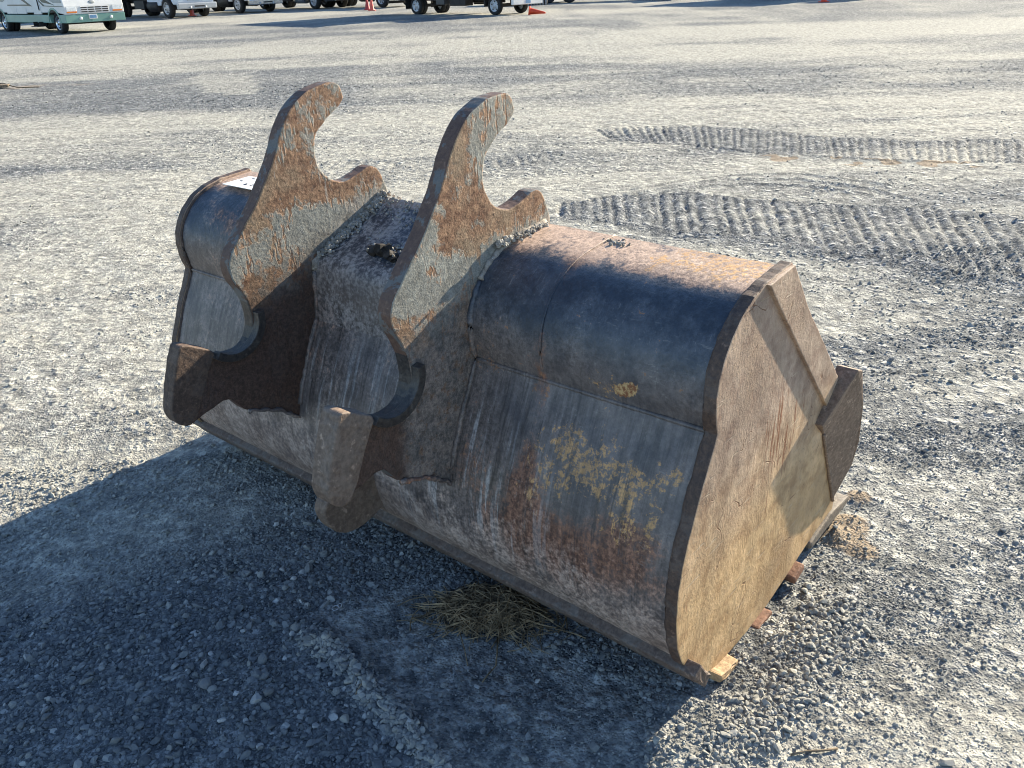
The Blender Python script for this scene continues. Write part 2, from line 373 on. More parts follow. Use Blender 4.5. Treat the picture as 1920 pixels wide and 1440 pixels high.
def gravel_points():
    X = []; Y = []; S = []; D = []; TN = []
    def visible(x, y):
        dx = x; dy = y; dz = -1.66
        zc = dy * fw.y + dz * fw.z; px = 960 + 1578.9 * (dx * rt.x + dy * rt.y + dz * rt.z) / zc; py = 720 - 1578.9 * (dx * up.x + dy * up.y + dz * up.z) / zc
        return (zc > 0.2) & (px > -160) & (px < 2080) & (py < 1600) & (py > -50)
    def layer(n, x0, x1, y0, y1, med, sig, mx, thr, slope):
        x = rng.uniform(x0, x1, n); y = rng.uniform(y0, y1, n)
        m = visible(x, y); x = x[m]; y = y[m]
        d, s = zones(x, y)
        clump = fbm(x / 0.25, y / 0.2, 81, 3)
        keep = rng.random(len(x)) < np.clip(slope * (thr - d + 0.9 * (clump - 0.5)), 0.03, 1.0)
        x = x[keep]; y = y[keep]; d = d[keep]
        r_ = np.minimum(med * np.exp(rng.normal(0, sig, len(x))), mx) * (1 - 0.36 * sstep(0.2, 0.7, x) * (1 - sstep(2.6, 3.4, y)))
        X.append(x); Y.append(y); S.append(r_); D.append(np.clip(d * 0.95 + 0.25 * sstep(2.6, 4, y) + rng.normal(0, 0.15, len(x)), 0, 1)); TN.append(np.clip(rng.beta(1.9, 2.6, len(x)) + 0.10 * (r_ > 0.0075), 0, 1))
    layer(140000, -2.3, 2.0, 1.0, 2.9, 0.0038, 0.40, 0.012, 1.12, 1.0)
    layer(56000, -2.3, 2.0, 1.0, 2.9, 0.0070, 0.38, 0.020, 0.72, 1.0)
    layer(90000, -3.2, 3.6, 2.6, 5.2, 0.0042, 0.42, 0.014, 0.76, 1.0)
    layer(9000, -3.2, 3.6, 2.6, 5.2, 0.0088, 0.32, 0.022, 0.66, 1.0)
    layer(60000, -5.5, 6.5, 5.0, 10.5, 0.0056, 0.40, 0.016, 0.64, 1.0)
    layer(26000, -9.0, 9.0, 10.0, 16.0, 0.0085, 0.35, 0.020, 0.60, 1.0)
    # the little windrow of bigger pebbles in the shade
    P = resample(RIDGE, 400); N_ = 900; k = rng.integers(0, 400, N_); off = rng.normal(0, 0.024, (N_, 2))
    X.append(P[k, 0] + off[:, 0] - 0.01); Y.append(P[k, 1] + off[:, 1] - 0.01); S.append(np.minimum(0.0080 * np.exp(rng.normal(0, 0.36, N_)), 0.016)); D.append(rng.uniform(0.3, 0.75, N_)); TN.append(rng.beta(3.0, 2.0, N_))
    P = resample([(0.42, 1.33), (0.60, 1.48), (0.76, 1.68), (0.90, 1.88)], 300); k = rng.integers(0, 300, 1500); off = rng.normal(0, 0.045, (1500, 2))
    X.append(P[k, 0] + off[:, 0]); Y.append(P[k, 1] + off[:, 1]); S.append(np.minimum(0.0065 * np.exp(rng.normal(0, 0.35, 1500)), 0.016)); D.append(rng.uniform(0.3, 0.9, 1500)); TN.append(rng.beta(2.2, 2.2, 1500))
    x, y, s, d, t = map(np.concatenate, (X, Y, S, D, TN))
    pk = packed(x, y) > 0.5; keep = ~pk | (rng.random(len(x)) < np.where(s > 0.006, 0.06, 0.30)) 
    for (T, B, amp, wd) in STRIPS: keep &= ~(in_poly(x, y, [tuple(p) for p in T] + [tuple(p) for p in B[::-1]]) & (rng.random(len(x)) < 0.45))
    keep &= ~((np.hypot(x + 0.09, y - 1.90) < 0.13) & (rng.random(len(x)) < 0.7))
    return x[keep], y[keep], s[keep], d[keep], t[keep]
px_, py_, ps_, pd_, pt_ = gravel_points()
pz_ = height(px_, py_) + ps_ * rng.uniform(-0.15, 0.35, len(ps_))
print('stones', len(px_))
gm = bpy.data.meshes.new('gravel'); gm.vertices.add(len(px_))
gm.vertices.foreach_set('co', np.stack([px_, py_, pz_], 1).astype(np.float32).ravel())
def add_attr(me_, nm, typ, arr, key='value'):
    a = me_.attributes.new(nm, typ, 'POINT'); a.data.foreach_set(key, np.ascontiguousarray(arr, dtype=np.int32 if typ == 'INT' else np.float32).ravel())
add_attr(gm, 'size', 'FLOAT', ps_); add_attr(gm, 'tone', 'FLOAT', pt_); add_attr(gm, 'dusty', 'FLOAT', pd_)
add_attr(gm, 'turn', 'FLOAT_VECTOR', np.stack([rng.normal(0, 0.45, len(px_)), rng.normal(0, 0.45, len(px_)), rng.uniform(0, 6.283, len(px_))], 1), 'vector')
smat = stone_material()
NST = 7
stones = []
for k in range(NST):
    m_ = stone_mesh('stone_shape', 50 + k, 1 if k < 3 else 2); m_.materials.append(smat); stones.append(bpy.data.objects.new('stone_shape', m_))
add_attr(gm, 'pick', 'INT', np.where(ps_ < 0.006, rng.integers(0, 3, len(ps_)), rng.integers(3, NST, len(ps_))))
ng = bpy.data.node_groups.new('scatter_gravel', 'GeometryNodeTree')
ng.interface.new_socket('Geometry', in_out='INPUT', socket_type='NodeSocketGeometry'); ng.interface.new_socket('Geometry', in_out='OUTPUT', socket_type='NodeSocketGeometry')
gi = ng.nodes.new('NodeGroupInput'); go = ng.nodes.new('NodeGroupOutput'); iop = ng.nodes.new('GeometryNodeInstanceOnPoints'); jn = ng.nodes.new('GeometryNodeGeometryToInstance')
iop.inputs['Pick Instance'].default_value = True
for o in reversed(stones):
    oi = ng.nodes.new('GeometryNodeObjectInfo'); oi.inputs['Object'].default_value = o; oi.inputs['As Instance'].default_value = False
    ng.links.new(oi.outputs['Geometry'], jn.inputs[0])
def named(nm, typ):
    a = ng.nodes.new('GeometryNodeInputNamedAttribute'); a.data_type = typ; a.inputs['Name'].default_value = nm; return a.outputs[0]
ng.links.new(gi.outputs[0], iop.inputs['Points']); ng.links.new(jn.outputs[0], iop.inputs['Instance'])
ng.links.new(named('pick', 'INT'), iop.inputs['Instance Index']); ng.links.new(named('size', 'FLOAT'), iop.inputs['Scale'])
e2r = ng.nodes.new('FunctionNodeEulerToRotation'); ng.links.new(named('turn', 'FLOAT_VECTOR'), e2r.inputs[0]); ng.links.new(e2r.outputs[0], iop.inputs['Rotation'])
ng.links.new(iop.outputs[0], go.inputs[0])
gob = link('gravel', gm, smat); mod = gob.modifiers.new('scatter', 'NODES'); mod.node_group = ng
tag(gob, 'loose grey crushed gravel scattered over the yard', 'gravel', kind='stuff')

# ================================================================== the bucket
W = 2.1245; UE = 0.712; TE = 0.046; DE = 0.661
bucket = empty('excavator_bucket')
bucket.matrix_world = Matrix(((BX.x, BY.x, BZ.x, BO.x), (BX.y, BY.y, BZ.y, BO.y), (BX.z, BY.z, BZ.z, BO.z), (0, 0, 0, 1)))
tag(bucket, 'large rusty steel excavator bucket with two tall hooked mounting ears standing on gravel', 'excavator bucket')

def shell_material(kind='shell'):
    n = NT('worn_' + kind); p = n.coord(); X, Y, Z = n.sep(p)
    big = n.noise(p, 2.4, 4, 0.6); mid = n.noise(p, 10, 5, 0.68); fine = n.noise(p, 75, 4, 0.72); speck = n.noise(p, 210, 2, 0.6)
    col = n.mix(n.ss(mid, 0.34, 0.66), (0.050, 0.058, 0.070), (0.160, 0.160, 0.165))
    col = n.mix(n.mul(n.ss(Z, 0.74, 0.88), n.ss(Z, 0.965, 0.945)), col, n.mix(n.ss(mid, 0.36, 0.64), (0.034, 0.044, 0.062), (0.088, 0.098, 0.118)))      # darker, better kept paint round the bulge
    # worn brownish lower half of the bulge and everything below the knee
    hz = n.add(n.mul(n.ss(Z, 0.93, 0.72), 0.45), n.add(n.mul(big, 0.5), n.mul(mid, 0.35)))
    if kind == 'cover': hz = n.add(hz, 0.12)
    col = n.mix(n.ss(hz, 0.55, 1.0, 0.0, 0.62), col, (0.215, 0.155, 0.122))
    # rust
    rl = n.add(n.mul(big, 0.50), n.add(n.mul(mid, 0.42), n.mul(fine, 0.25)))
    bias = n.mul(n.ss(Z, 0.945, 0.972), 0.22)
    bias = n.add(bias, n.mul(n.mul(n.gauss(Y, 0.28, 0.45), n.gauss(Z, 0.34, 0.24)), 0.20))
    bias = n.add(bias, n.mul(n.gauss(Y, 0.478, 0.06), 0.12)); bias = n.add(bias, n.mul(n.gauss(Y, 1.648, 0.06), 0.12))
    rm = n.add(rl, bias)
    rust = n.ss(rm, 0.655, 0.78)
    rcol = n.mix(n.ss(fine, 0.3, 0.7), (0.125, 0.050, 0.030), (0.27, 0.130, 0.075))
    rcol = n.mix(n.ss(Z, 0.945, 0.975), rcol, n.mix(fine, (0.42, 0.27, 0.19), (0.62, 0.46, 0.35)))
    col = n.mix(n.mul(rust, 0.88), col, rcol)
    col = n.mix(n.ss(n.add(n.mul(mid, 0.6), n.mul(fine, 0.4)), 0.605, 0.630, 0, 0.75), col, (0.27, 0.135, 0.065))     # small rust scabs
    # lacy remains of yellow paint
    lace = n.noise(p, 26, 5, 0.75, 0.5)
    ym = n.add(n.mul(n.gauss(Y, 0.26, 0.46), n.gauss(Z, 0.52, 0.21)), n.mul(n.gauss(Y, 0.12, 0.40), n.ss(Z, 0.952, 0.975)))
    ym = n.add(ym, n.mul(n.mul(n.gauss(Y, 0.26, 0.16), n.gauss(Z, 0.73, 0.07)), 0.6))
    ymask = n.mul(n.ss(n.add(n.add(n.mul(lace, 0.55), n.mul(mid, 0.35)), n.mul(ym, 0.185)), 0.590, 0.612), n.ss(ym, 0.05, 0.3))
    ymask = n.mul(ymask, n.ss(fine, 0.44, 0.54))
    col = n.mix(n.mul(ymask, 0.85), col, n.mix(fine, (0.38, 0.185, 0.062), (0.58, 0.345, 0.135)))
    # pale water streaks down the middle
    drip = n.noise(n.scaled(p, (2.0, 30.0, 2.6)), 1.0, 4, 0.6, 0.7); drip2 = n.noise(n.scaled(p, (5.0, 85.0, 5.0)), 1.0, 4, 0.68, 0.5)
    reg = n.mul(n.ss(Y, 0.22, 0.60), n.ss(Y, 1.9, 1.2)); reg = n.mul(reg, n.mul(n.ss(Z, 0.70, 0.50), n.ss(Z, -0.02, 0.10)))
    dsum = n.add(n.mul(drip, 0.5), n.mul(drip2, 0.5))
    stk = n.mul(n.ss(dsum, 0.525, 0.60), reg); col = n.mix(n.mul(stk, 0.60), col, (0.37, 0.36, 0.355))
    dk = n.mul(n.ss(dsum, 0.46, 0.40), n.ss(Z, 0.80, 0.62)); col = n.mix(n.mul(dk, 0.6), col, (0.052, 0.043, 0.038))
    fl = n.noise(n.scaled(p, (3.5, 48.0, 3.5)), 1.0, 4, 0.7, 0.3); fv = n.add(0.72, n.mul(n.ss(fl, 0.34, 0.66), 0.56)); fvm = n.add(1.0, n.mul(n.add(fv, -1.0), n.ss(Z, 0.74, 0.66)))
    col = n.mix(1.0, col, n.node('ShaderNodeCombineXYZ', {0: fvm, 1: fvm, 2: fvm}).outputs[0], 'MULTIPLY')
    # caked dust low down
    dust = n.ss(n.add(n.add(n.add(n.ss(Z, 0.48, 0.03, 0.0, 0.42), n.mul(n.ss(Y, 0.45, 1.3), 0.10)), n.mul(mid, 0.60)), n.mul(fine, 0.30)), 0.54, 0.82)
    col = n.mix(n.mul(dust, 0.72), col, n.mix(n.ss(n.add(n.mul(mid, 0.6), n.mul(fine, 0.4)), 0.38, 0.62), (0.23, 0.155, 0.12), (0.50, 0.385, 0.32)))
    if kind == 'cover':
        cd = n.ss(n.add(n.mul(mid, 0.5), n.mul(fine, 0.6)), 0.48, 0.64); col = n.mix(n.mul(cd, n.ss(Z, 0.80, 0.86, 0.4, 0.85)), col, (0.36, 0.33, 0.31))
    # scratches in several directions
    s1 = n.noise(n.scaled(p, (5, 60, 6), (0.9, 0.2, 0.3)), 3.0, 2, 0.7); s2 = n.noise(n.scaled(p, (60, 9, 60), (0.75, 0.4, -0.3)), 2.0, 2, 0.7); s3 = n.noise(n.scaled(p, (60, 40, 6), (-0.7, 0.5, 0.2)), 2.5, 2, 0.7)
    scr = n.add(n.ss(s1, 0.64, 0.69), n.add(n.ss(s2, 0.65, 0.70), n.ss(s3, 0.65, 0.70))); col = n.mix(n.mul(n.mul(scr, 0.30), n.ss(mid, 0.40, 0.60)), col, (0.33, 0.31, 0.285))
    amp = n.ss(big, 0.35, 0.65, 0.35, 1.0); g = n.add(n.math('SUBTRACT', 1.0, n.mul(amp, 0.48)), n.mul(n.mul(n.ss(n.add(n.mul(fine, 0.7), n.mul(speck, 0.3)), 0.34, 0.66), amp), 0.96))
    cg = n.node('ShaderNodeCombineXYZ', {0: g, 1: g, 2: g}).outputs[0]; col = n.mix(1.0, col, cg, 'MULTIPLY')
    col = n.mix(n.mul(n.ss(speck, 0.66, 0.72, 0.0, 0.6), n.ss(mid, 0.4, 0.6)), col, (0.04, 0.03, 0.028))
    # one deep scrape down to primer on the bulge
    sp_ = n.mul(n.gauss(Y, 0.232, 0.050), n.gauss(n.add(Z, n.mul(Y, 0.35)), 0.815, 0.032)); scp = n.mul(n.ss(n.add(sp_, n.mul(n.noise(n.scaled(p, (30, 130, 30), (0.6, 0, 0)), 1.0, 3, 0.6), 0.7)), 0.62, 0.72), n.ss(sp_, 0.05, 0.25))
    col = n.mix(n.mul(scp, 0.9), col, n.mix(n.ss(fine, 0.4, 0.6), (0.26, 0.11, 0.05), (0.62, 0.42, 0.20)))
    rough = n.add(n.mul(rust, 0.2), n.add(0.30, n.mul(fine, 0.26))); rough = n.add(rough, n.mul(dust, 0.2))
    h = n.add(n.mul(mid, 0.0034), n.add(n.mul(n.mul(fine, n.ss(big, 0.35, 0.65, 0.4, 1.0)), 0.0018), n.mul(speck, 0.0003)))
    return n.out(col, rough, 0.0, n.bump(h, 1.0, 1.0), 0.5)

def plate_material():
    n = NT('worn_side_plate'); p = n.coord(); X, Y, Z = n.sep(p)
    big = n.noise(p, 3, 4, 0.6); mid = n.noise(p, 14, 5, 0.68); fine = n.noise(p, 95, 4, 0.75); speck = n.noise(p, 230, 2, 0.6)
    diag = n.noise(n.scaled(p, (100, 1, 42), (0, 0.45, 0)), 1.0, 4, 0.75)
    up_ = n.mix(n.ss(mid, 0.3, 0.7), (0.25, 0.16, 0.115), (0.50, 0.37, 0.275)); lo = n.mix(n.ss(mid, 0.3, 0.7), (0.36, 0.215, 0.10), (0.68, 0.46, 0.245))
    col = n.mix(n.ss(n.add(Z, n.mul(big, 0.4)), 0.42, 0.85), lo, up_)
    col = n.mix(n.ss(n.add(n.mul(big, 0.5), n.mul(mid, 0.5)), 0.50, 0.66, 0, 0.6), col, (0.22, 0.13, 0.075))
    col = n.mix(n.ss(diag, 0.57, 0.67, 0, 0.40), col, (0.12, 0.075, 0.048)); col = n.mix(n.ss(diag, 0.42, 0.32, 0, 0.40), col, (0.52, 0.43, 0.31))
    col = n.mix(n.mul(n.ss(fine, 0.57, 0.68, 0, 0.7), n.ss(mid, 0.40, 0.58)), col, (0.10, 0.06, 0.038)); col = n.mix(n.mul(n.ss(speck, 0.62, 0.70, 0, 0.6), n.ss(big, 0.4, 0.6)), col, (0.55, 0.46, 0.34))
    rs = n.noise(n.scaled(p, (75, 1, 3.2), (0, -0.12, 0)), 1.0, 3, 0.7, 0.35); reg = n.mul(n.gauss(X, 0.40, 0.22), n.gauss(Z, 0.52, 0.32))
    col = n.mix(n.mul(n.ss(n.add(rs, n.mul(reg, 0.15)), 0.685, 0.71), 0.85), col, (0.19, 0.07, 0.028))
    lv = n.noise(n.scaled(p, (9, 1, 120), (0, -0.5, 0)), 1.0, 2, 0.5, 0.2); gg = n.ss(lv, 0.665, 0.70); col = n.mix(n.mul(gg, 0.6), col, (0.50, 0.40, 0.29))
    cl = n.noise(p, 11, 1, 0.5, 0.6); curl = n.mul(n.ss(n.math('ABSOLUTE', n.math('SUBTRACT', cl, 0.5)), 0.010, 0.004), n.ss(n.noise(p, 6, 3, 0.6), 0.54, 0.60)); col = n.mix(n.mul(curl, 0.8), col, (0.15, 0.065, 0.03))
    bw = n.noise(n.scaled(p, (6, 1, 3.5), (0, 0.55, 0)), 1.0, 4, 0.65); bv = n.add(0.84, n.mul(n.ss(bw, 0.34, 0.66), 0.36))
    col = n.mix(1.0, col, n.node('ShaderNodeCombineXYZ', {0: bv, 1: bv, 2: bv}).outputs[0], 'MULTIPLY')
    h = n.add(n.mul(mid, 0.0032), n.add(n.mul(diag, 0.0014), n.add(n.mul(n.mul(fine, n.ss(big, 0.35, 0.65, 0.3, 1.2)), 0.0024), n.add(n.mul(gg, -0.0012), n.mul(curl, -0.0012)))))
    return n.out(col, n.add(0.50, n.mul(fine, 0.3)), 0.0, n.bump(h, 1.0, 1.0), 0.4)

def ear_material(name, near):
    n = NT(name); p = n.coord(); X, Y, Z = n.sep(p)
    big = n.noise(p, 4.2, 5, 0.62, 0.3); mid = n.noise(p, 16, 6, 0.72); fine = n.noise(p, 85, 4, 0.72); speck = n.noise(p, 230, 2, 0.6); sm = n.noise(p, 40, 4, 0.7)
    paint = n.mix(n.ss(mid, 0.3, 0.7), (0.225, 0.215, 0.185), (0.37, 0.355, 0.305))
    rust = n.mix(n.ss(sm, 0.32, 0.68), (0.15, 0.070, 0.040), (0.37, 0.215, 0.125))
    rust = n.mix(n.ss(big, 0.48, 0.66, 0, 0.75), rust, n.mix(fine, (0.20, 0.14, 0.085), (0.40, 0.31, 0.21)))
    m = n.add(n.mul(big, 0.60), n.add(n.mul(mid, 0.44), n.mul(fine, 0.10)))
    m = n.add(m, n.mul(n.gauss(Z, 1.08, 0.10), 0.10)); m = n.add(m, n.mul(n.ss(Z, 1.16, 1.32), -0.02 if near else 0.06)); m = n.add(m, n.mul(n.gauss(Z, 0.93, 0.10), -0.07))
    band = n.ss(n.math('ABSOLUTE', n.math('SUBTRACT', n.noise(n.scaled(p, (9, 9, 2.2), (0, 0.6, 0)), 1.0, 4, 0.7), 0.5)), 0.0, 0.04, 0.07, 0.0)
    rm = n.ss(n.add(n.add(m, band), n.mul(n.add(sm, -0.5), 0.22)), 0.535, 0.615)
    col = n.mix(rm, paint, rust)
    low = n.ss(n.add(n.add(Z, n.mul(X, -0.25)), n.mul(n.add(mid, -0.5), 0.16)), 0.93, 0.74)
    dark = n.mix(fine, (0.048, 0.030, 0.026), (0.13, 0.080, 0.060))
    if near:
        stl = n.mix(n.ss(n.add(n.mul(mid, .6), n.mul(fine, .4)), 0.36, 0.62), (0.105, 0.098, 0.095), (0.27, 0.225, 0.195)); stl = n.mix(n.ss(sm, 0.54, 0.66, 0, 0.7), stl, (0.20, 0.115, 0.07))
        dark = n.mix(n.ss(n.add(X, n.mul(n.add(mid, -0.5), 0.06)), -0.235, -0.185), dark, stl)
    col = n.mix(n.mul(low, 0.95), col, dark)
    dm = n.mul(n.ss(X, 0.0, 0.30), n.ss(Z, 1.10, 0.95)); dm = n.ss(n.add(n.mul(dm, 0.36), n.add(n.mul(mid, 0.5), n.mul(fine, 0.3))), 0.64, 0.74)
    col = n.mix(n.mul(dm, 0.85), col, n.mix(fine, (0.20, 0.165, 0.13), (0.46, 0.42, 0.36)))
    col = n.mix(n.ss(sm, 0.66, 0.72, 0, 0.8), col, (0.075, 0.045, 0.032))
    scr = n.ss(n.noise(n.scaled(p, (70, 1, 6), (0, 0.5, 0)), 1.0, 2, 0.7), 0.66, 0.71, 0, 0.5); col = n.mix(n.mul(scr, n.ss(Z, 0.80, 0.88)), col, (0.42, 0.38, 0.33))
    g = n.add(0.68, n.mul(n.ss(n.add(n.mul(fine, 0.6), n.mul(speck, 0.4)), 0.34, 0.66), 0.62))
    cg = n.node('ShaderNodeCombineXYZ', {0: g, 1: g, 2: g}).outputs[0]; col = n.mix(1.0, col, cg, 'MULTIPLY')
    h = n.add(n.mul(n.ss(n.add(m, band), 0.56, 0.60), -0.0009), n.add(n.mul(fine, 0.0018), n.add(n.mul(mid, 0.002), n.mul(sm, 0.0012))))
    return n.out(col, n.add(0.55, n.mul(fine, 0.3)), 0.0, n.bump(h, 1.0, 1.0), 0.35)

def edge_material(name, a, b, blue=0.35, rough=0.5):
    n = NT(name); p = n.coord()
    mid = n.noise(p, 11, 5, 0.68, 0.3); fine = n.noise(p, 80, 4, 0.72)
    col = n.mix(n.ss(n.add(n.mul(fine, 0.7), n.mul(mid, 0.3)), 0.34, 0.66), a, b)
    col = n.mix(n.mul(n.ss(mid, 0.52, 0.57), blue * 1.8), col, n.mix(fine, (0.10, 0.11, 0.11), (0.20, 0.21, 0.205)))
    col = n.mix(n.ss(n.noise(p, 40, 4, 0.7), 0.60, 0.70, 0, 0.55), col, tuple(min(1, c * 1.9 + 0.02) for c in b))
    h = n.add(n.mul(mid, 0.0024), n.mul(fine, 0.0020))
    return n.out(col, n.add(rough, n.mul(fine, 0.25)), 0.0, n.bump(h, 1.0, 1.0), 0.4)

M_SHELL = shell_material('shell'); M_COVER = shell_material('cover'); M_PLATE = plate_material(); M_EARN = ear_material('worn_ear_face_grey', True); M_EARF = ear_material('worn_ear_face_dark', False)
M_EDGE = edge_material('worn_steel_edge', (0.055, 0.036, 0.030), (0.135, 0.085, 0.060), 0.08)
M_EAREDGE = edge_material('worn_ear_edge', (0.095, 0.055, 0.042), (0.165, 0.10, 0.072), 0.45)
M_STRIP = edge_material('worn_wear_strip', (0.085, 0.060, 0.050), (0.185, 0.14, 0.115), 0.15, 0.55)
M_STRAP = edge_material('worn_wear_strap', (0.22, 0.14, 0.075), (0.46, 0.32, 0.18), 0.0, 0.6)
M_TOED = edge_material('dark_toe', (0.060, 0.040, 0.032), (0.15, 0.098, 0.070), 0.05, 0.6); M_TOE = edge_material('worn_toe', (0.13, 0.090, 0.068), (0.27, 0.195, 0.145), 0.08, 0.6); M_CUT = edge_material('worn_cutter', (0.14, 0.092, 0.064), (0.30, 0.21, 0.15), 0.0, 0.55); M_STRAPR = edge_material('rusty_wear_strap', (0.14, 0.06, 0.036), (0.30, 0.16, 0.10), 0.0, 0.6)
M_LIP = edge_material('worn_lip', (0.11, 0.088, 0.068), (0.25, 0.205, 0.16), 0.1, 0.6)
M_BORE = edge_material('polished_pin_seat', (0.022, 0.020, 0.020), (0.07, 0.058, 0.05), 0.05, 0.3)
M_WELD = edge_material('dirty_weld', (0.20, 0.165, 0.13), (0.42, 0.38, 0.33), 0.0, 0.75)
M_CRUST = edge_material('crusted_dirt', (0.20, 0.18, 0.15), (0.50, 0.47, 0.42), 0.0, 0.9)
M_RUSTWELD = edge_material('rusty_weld', (0.12, 0.07, 0.045), (0.26, 0.16, 0.10), 0.2, 0.55)

def jitter(pts, amp, step, seed=0, closed=True):
    """resample an outline and make it a little ragged, keeping its corners"""
    r = random.Random(seed); out = []; n = len(pts)
    for i in range(n if closed else n - 1):
        a = Vector(pts[i]); b = Vector(pts[(i + 1) % n]); L = (b - a).length; k = max(1, int(L / step))
        for j in range(k):
            q = a.lerp(b, j / k); q += Vector((r.uniform(-amp, amp), r.uniform(-amp, amp))); out.append((q.x, q.y))
    if not closed: out.append(tuple(pts[-1]))
    return out
def chaikin(pts, it=1, closed=False):
    for _ in range(it):
        o = [] if closed else [pts[0]]; n = len(pts)
        for i in range(n if closed else n - 1):
            a = pts[i]; b = pts[(i + 1) % n]
            o += [(a[0] * .75 + b[0] * .25, a[1] * .75 + b[1] * .25), (a[0] * .25 + b[0] * .75, a[1] * .25 + b[1] * .75)]
        if not closed: o.append(pts[-1])
        pts = o
    return pts

P_UP = [(.246, .982), (.185, .967), (.130, .939), (.090, .903), (.062, .864), (.045, .825), (.039, .785), (.041, .742), (.048, .712), (.056, .692)]
P_LOW = [(.056, .692), (.046, .670), (.033, .642), (.016, .610), (-.008, .562), (-.030, .508), (-.053, .453), (-.067, .408), (-.079, .352), (-.081, .262), (-.066, .175), (-.04, .115), (-.006, .065), (.04, .01), (.085, -.022), (.14, -.042), (.193, -.052), (.27, -.058), (.346, -.060), (.467, -.053), (.57, -.035), (.714, -.005), (.80, .01), (.93, .022)]
PLATE = [(.372, .993)] + P_UP + P_LOW[1:] + [(.935, .07), (.816, .523), (.628, .712), (.484, .854)]
def offset_in(P, d):
    out = []
    for i, q in enumerate(P):
        a = Vector(P[max(i - 1, 0)]); b = Vector(P[min(i + 1, len(P) - 1)]); t = (b - a).normalized()
        nrm = Vector((-t.y, t.x)); out.append((q[0] + nrm.x * d, q[1] + nrm.y * d))   # outline runs counter-clockwise seen from the near end
    return out
S_UP = offset_in([(.372, .993)] + P_UP, 0.011); S_LOW = offset_in(P_LOW, 0.011); S_UP[-1] = S_LOW[0]

def sheet(name, prof, y0, y1, thick, mat, ny=40, dent=0.0022, seed=0, sub=1, smooth=True):
    """curved plate of real thickness, swept along the width, gently dented"""
    prof = chaikin(prof, sub); inner = offset_in(prof, thick)
    loop = prof + inner[::-1]; m = len(loop); npf = len(prof)
    ys = np.linspace(y0, y1, ny); bm = bmesh.new(); rows = []
    kk = np.array([k if k < npf else m - 1 - k for k in range(m)]); L2 = np.array(loop)
    pa = np.array([prof[max(k - 1, 0)] for k in kk]); pb = np.array([prof[min(k + 1, npf - 1)] for k in kk]); tt = pb - pa; tt /= np.linalg.norm(tt, axis=1)[:, None]
    YY, KK = np.meshgrid(ys, kk / npf, indexing='ij')
    dd = (fbm(YY * 3.0 + seed, KK * 5.0, 90, 3) - 0.5) * 2 * dent
    for i, y in enumerate(ys):
        rows.append([bm.verts.new((L2[k, 0] - tt[k, 1] * dd[i, k], y, L2[k, 1] + tt[k, 0] * dd[i, k])) for k in range(m)])
    for i in range(ny - 1):
        for k in range(m):
            k2 = (k + 1) % m; bm.faces.new((rows[i][k], rows[i][k2], rows[i + 1][k2], rows[i + 1][k]))
    bm.faces.new(rows[0][::-1]); bm.faces.new(rows[-1])
    bmesh.ops.recalc_face_normals(bm, faces=bm.faces[:]); bm.normal_update()
    for e in bm.edges:
        if len(e.link_faces) == 2 and e.calc_face_angle(0) > R(40): e.smooth = False
    return bm_obj(name, bm, mat, bucket, smooth)

# plates of the body
sheet('upper_shell', S_UP, 0.029, UE, 0.02, M_SHELL, 34, 0.003, 0, 2)
sheet('upper_shell', S_UP, UE + DE + TE, W - 0.029, 0.02, M_SHELL, 34, 0.003, 7, 2)
sheet('lower_shell', S_LOW, 0.029, W - 0.029, 0.02, M_SHELL, 80, 0.004, 3, 1)
COVER = [(.368, .978), (.27, .918), (.095, .848), (.078, .832), (.072, .81), (.055, .655)]
sheet('centre_cover', COVER, UE + TE, UE + DE, 0.02, M_COVER, 24, 0.003, 5, 0)

def side_plate(y0, y1, seed):
    pts = jitter(PLATE, 0.0011, 0.018, seed)
    o = prism('side_plate', pts, y0, y1, [M_PLATE, M_EDGE], bucket, 0.0035, 2)
    for f in o.data.polygons:
        if abs(f.normal.y) < 0.7: f.material_index = 1
    return o
def end_fittings(sp, y, s):
    """s = -1 near end (outer side towards -y), +1 far end"""
    # doubler bar along the raked front edge
    d = [(.366, .989), (.300, .984), (.238, .979), (.30, .912), (.708, .491), (.735, .458), (.808, .517), (.625, .706), (.481, .849)]
    a, b = sorted((y - s * 0.002, y + s * 0.010))
    o = prism('edge_reinforcement', jitter(d, 0.0008, 0.02, 5), a, b, M_PLATE, sp, 0.0025)
    # flared side cutter
    # (a wedge: thick at its trailing edge, tapering towards the mouth)
    out_ = [(.908, -.004, .069), (.735, -.006, .385), (.662, -.022, .450), (.806, -.052, .574), (.840, -.053, .561), (.912, -.050, .418), (.942, -.046, .282), (.950, -.034, .190)]
    sg = 1 if s < 0 else -1
    bm = bmesh.new(); A = [bm.verts.new((q[0], y + sg * q[1], q[2])) for q in out_]
    B = [bm.verts.new((q[0], y + sg * (0.004 if i > 4 else 0.010), q[2])) for i, q in enumerate(out_)]; k = len(A)
    bm.faces.new(A); bm.faces.new(B[::-1])
    for i in range(k):
        j = (i + 1) % k; bm.faces.new((A[j], A[i], B[i], B[j]))
    bmesh.ops.recalc_face_normals(bm, faces=bm.faces[:]); sharp_bevel(bm, 0.004, 2, 45)
    bm_obj('side_cutter', bm, M_CUT, sp)
    tube('weld_bead', [(.735 + (.908 - .735) * t, y + s * 0.004, .385 + (.069 - .385) * t) for t in np.linspace(0, 1, 30)], 0.006, M_CUT, sp, 7, 0.25)
spn = side_plate(0.0, 0.03, 1); end_fittings(spn, 0.0, -1)
spf = side_plate(W - 0.03, W, 2); end_fittings(spf, W, 1)

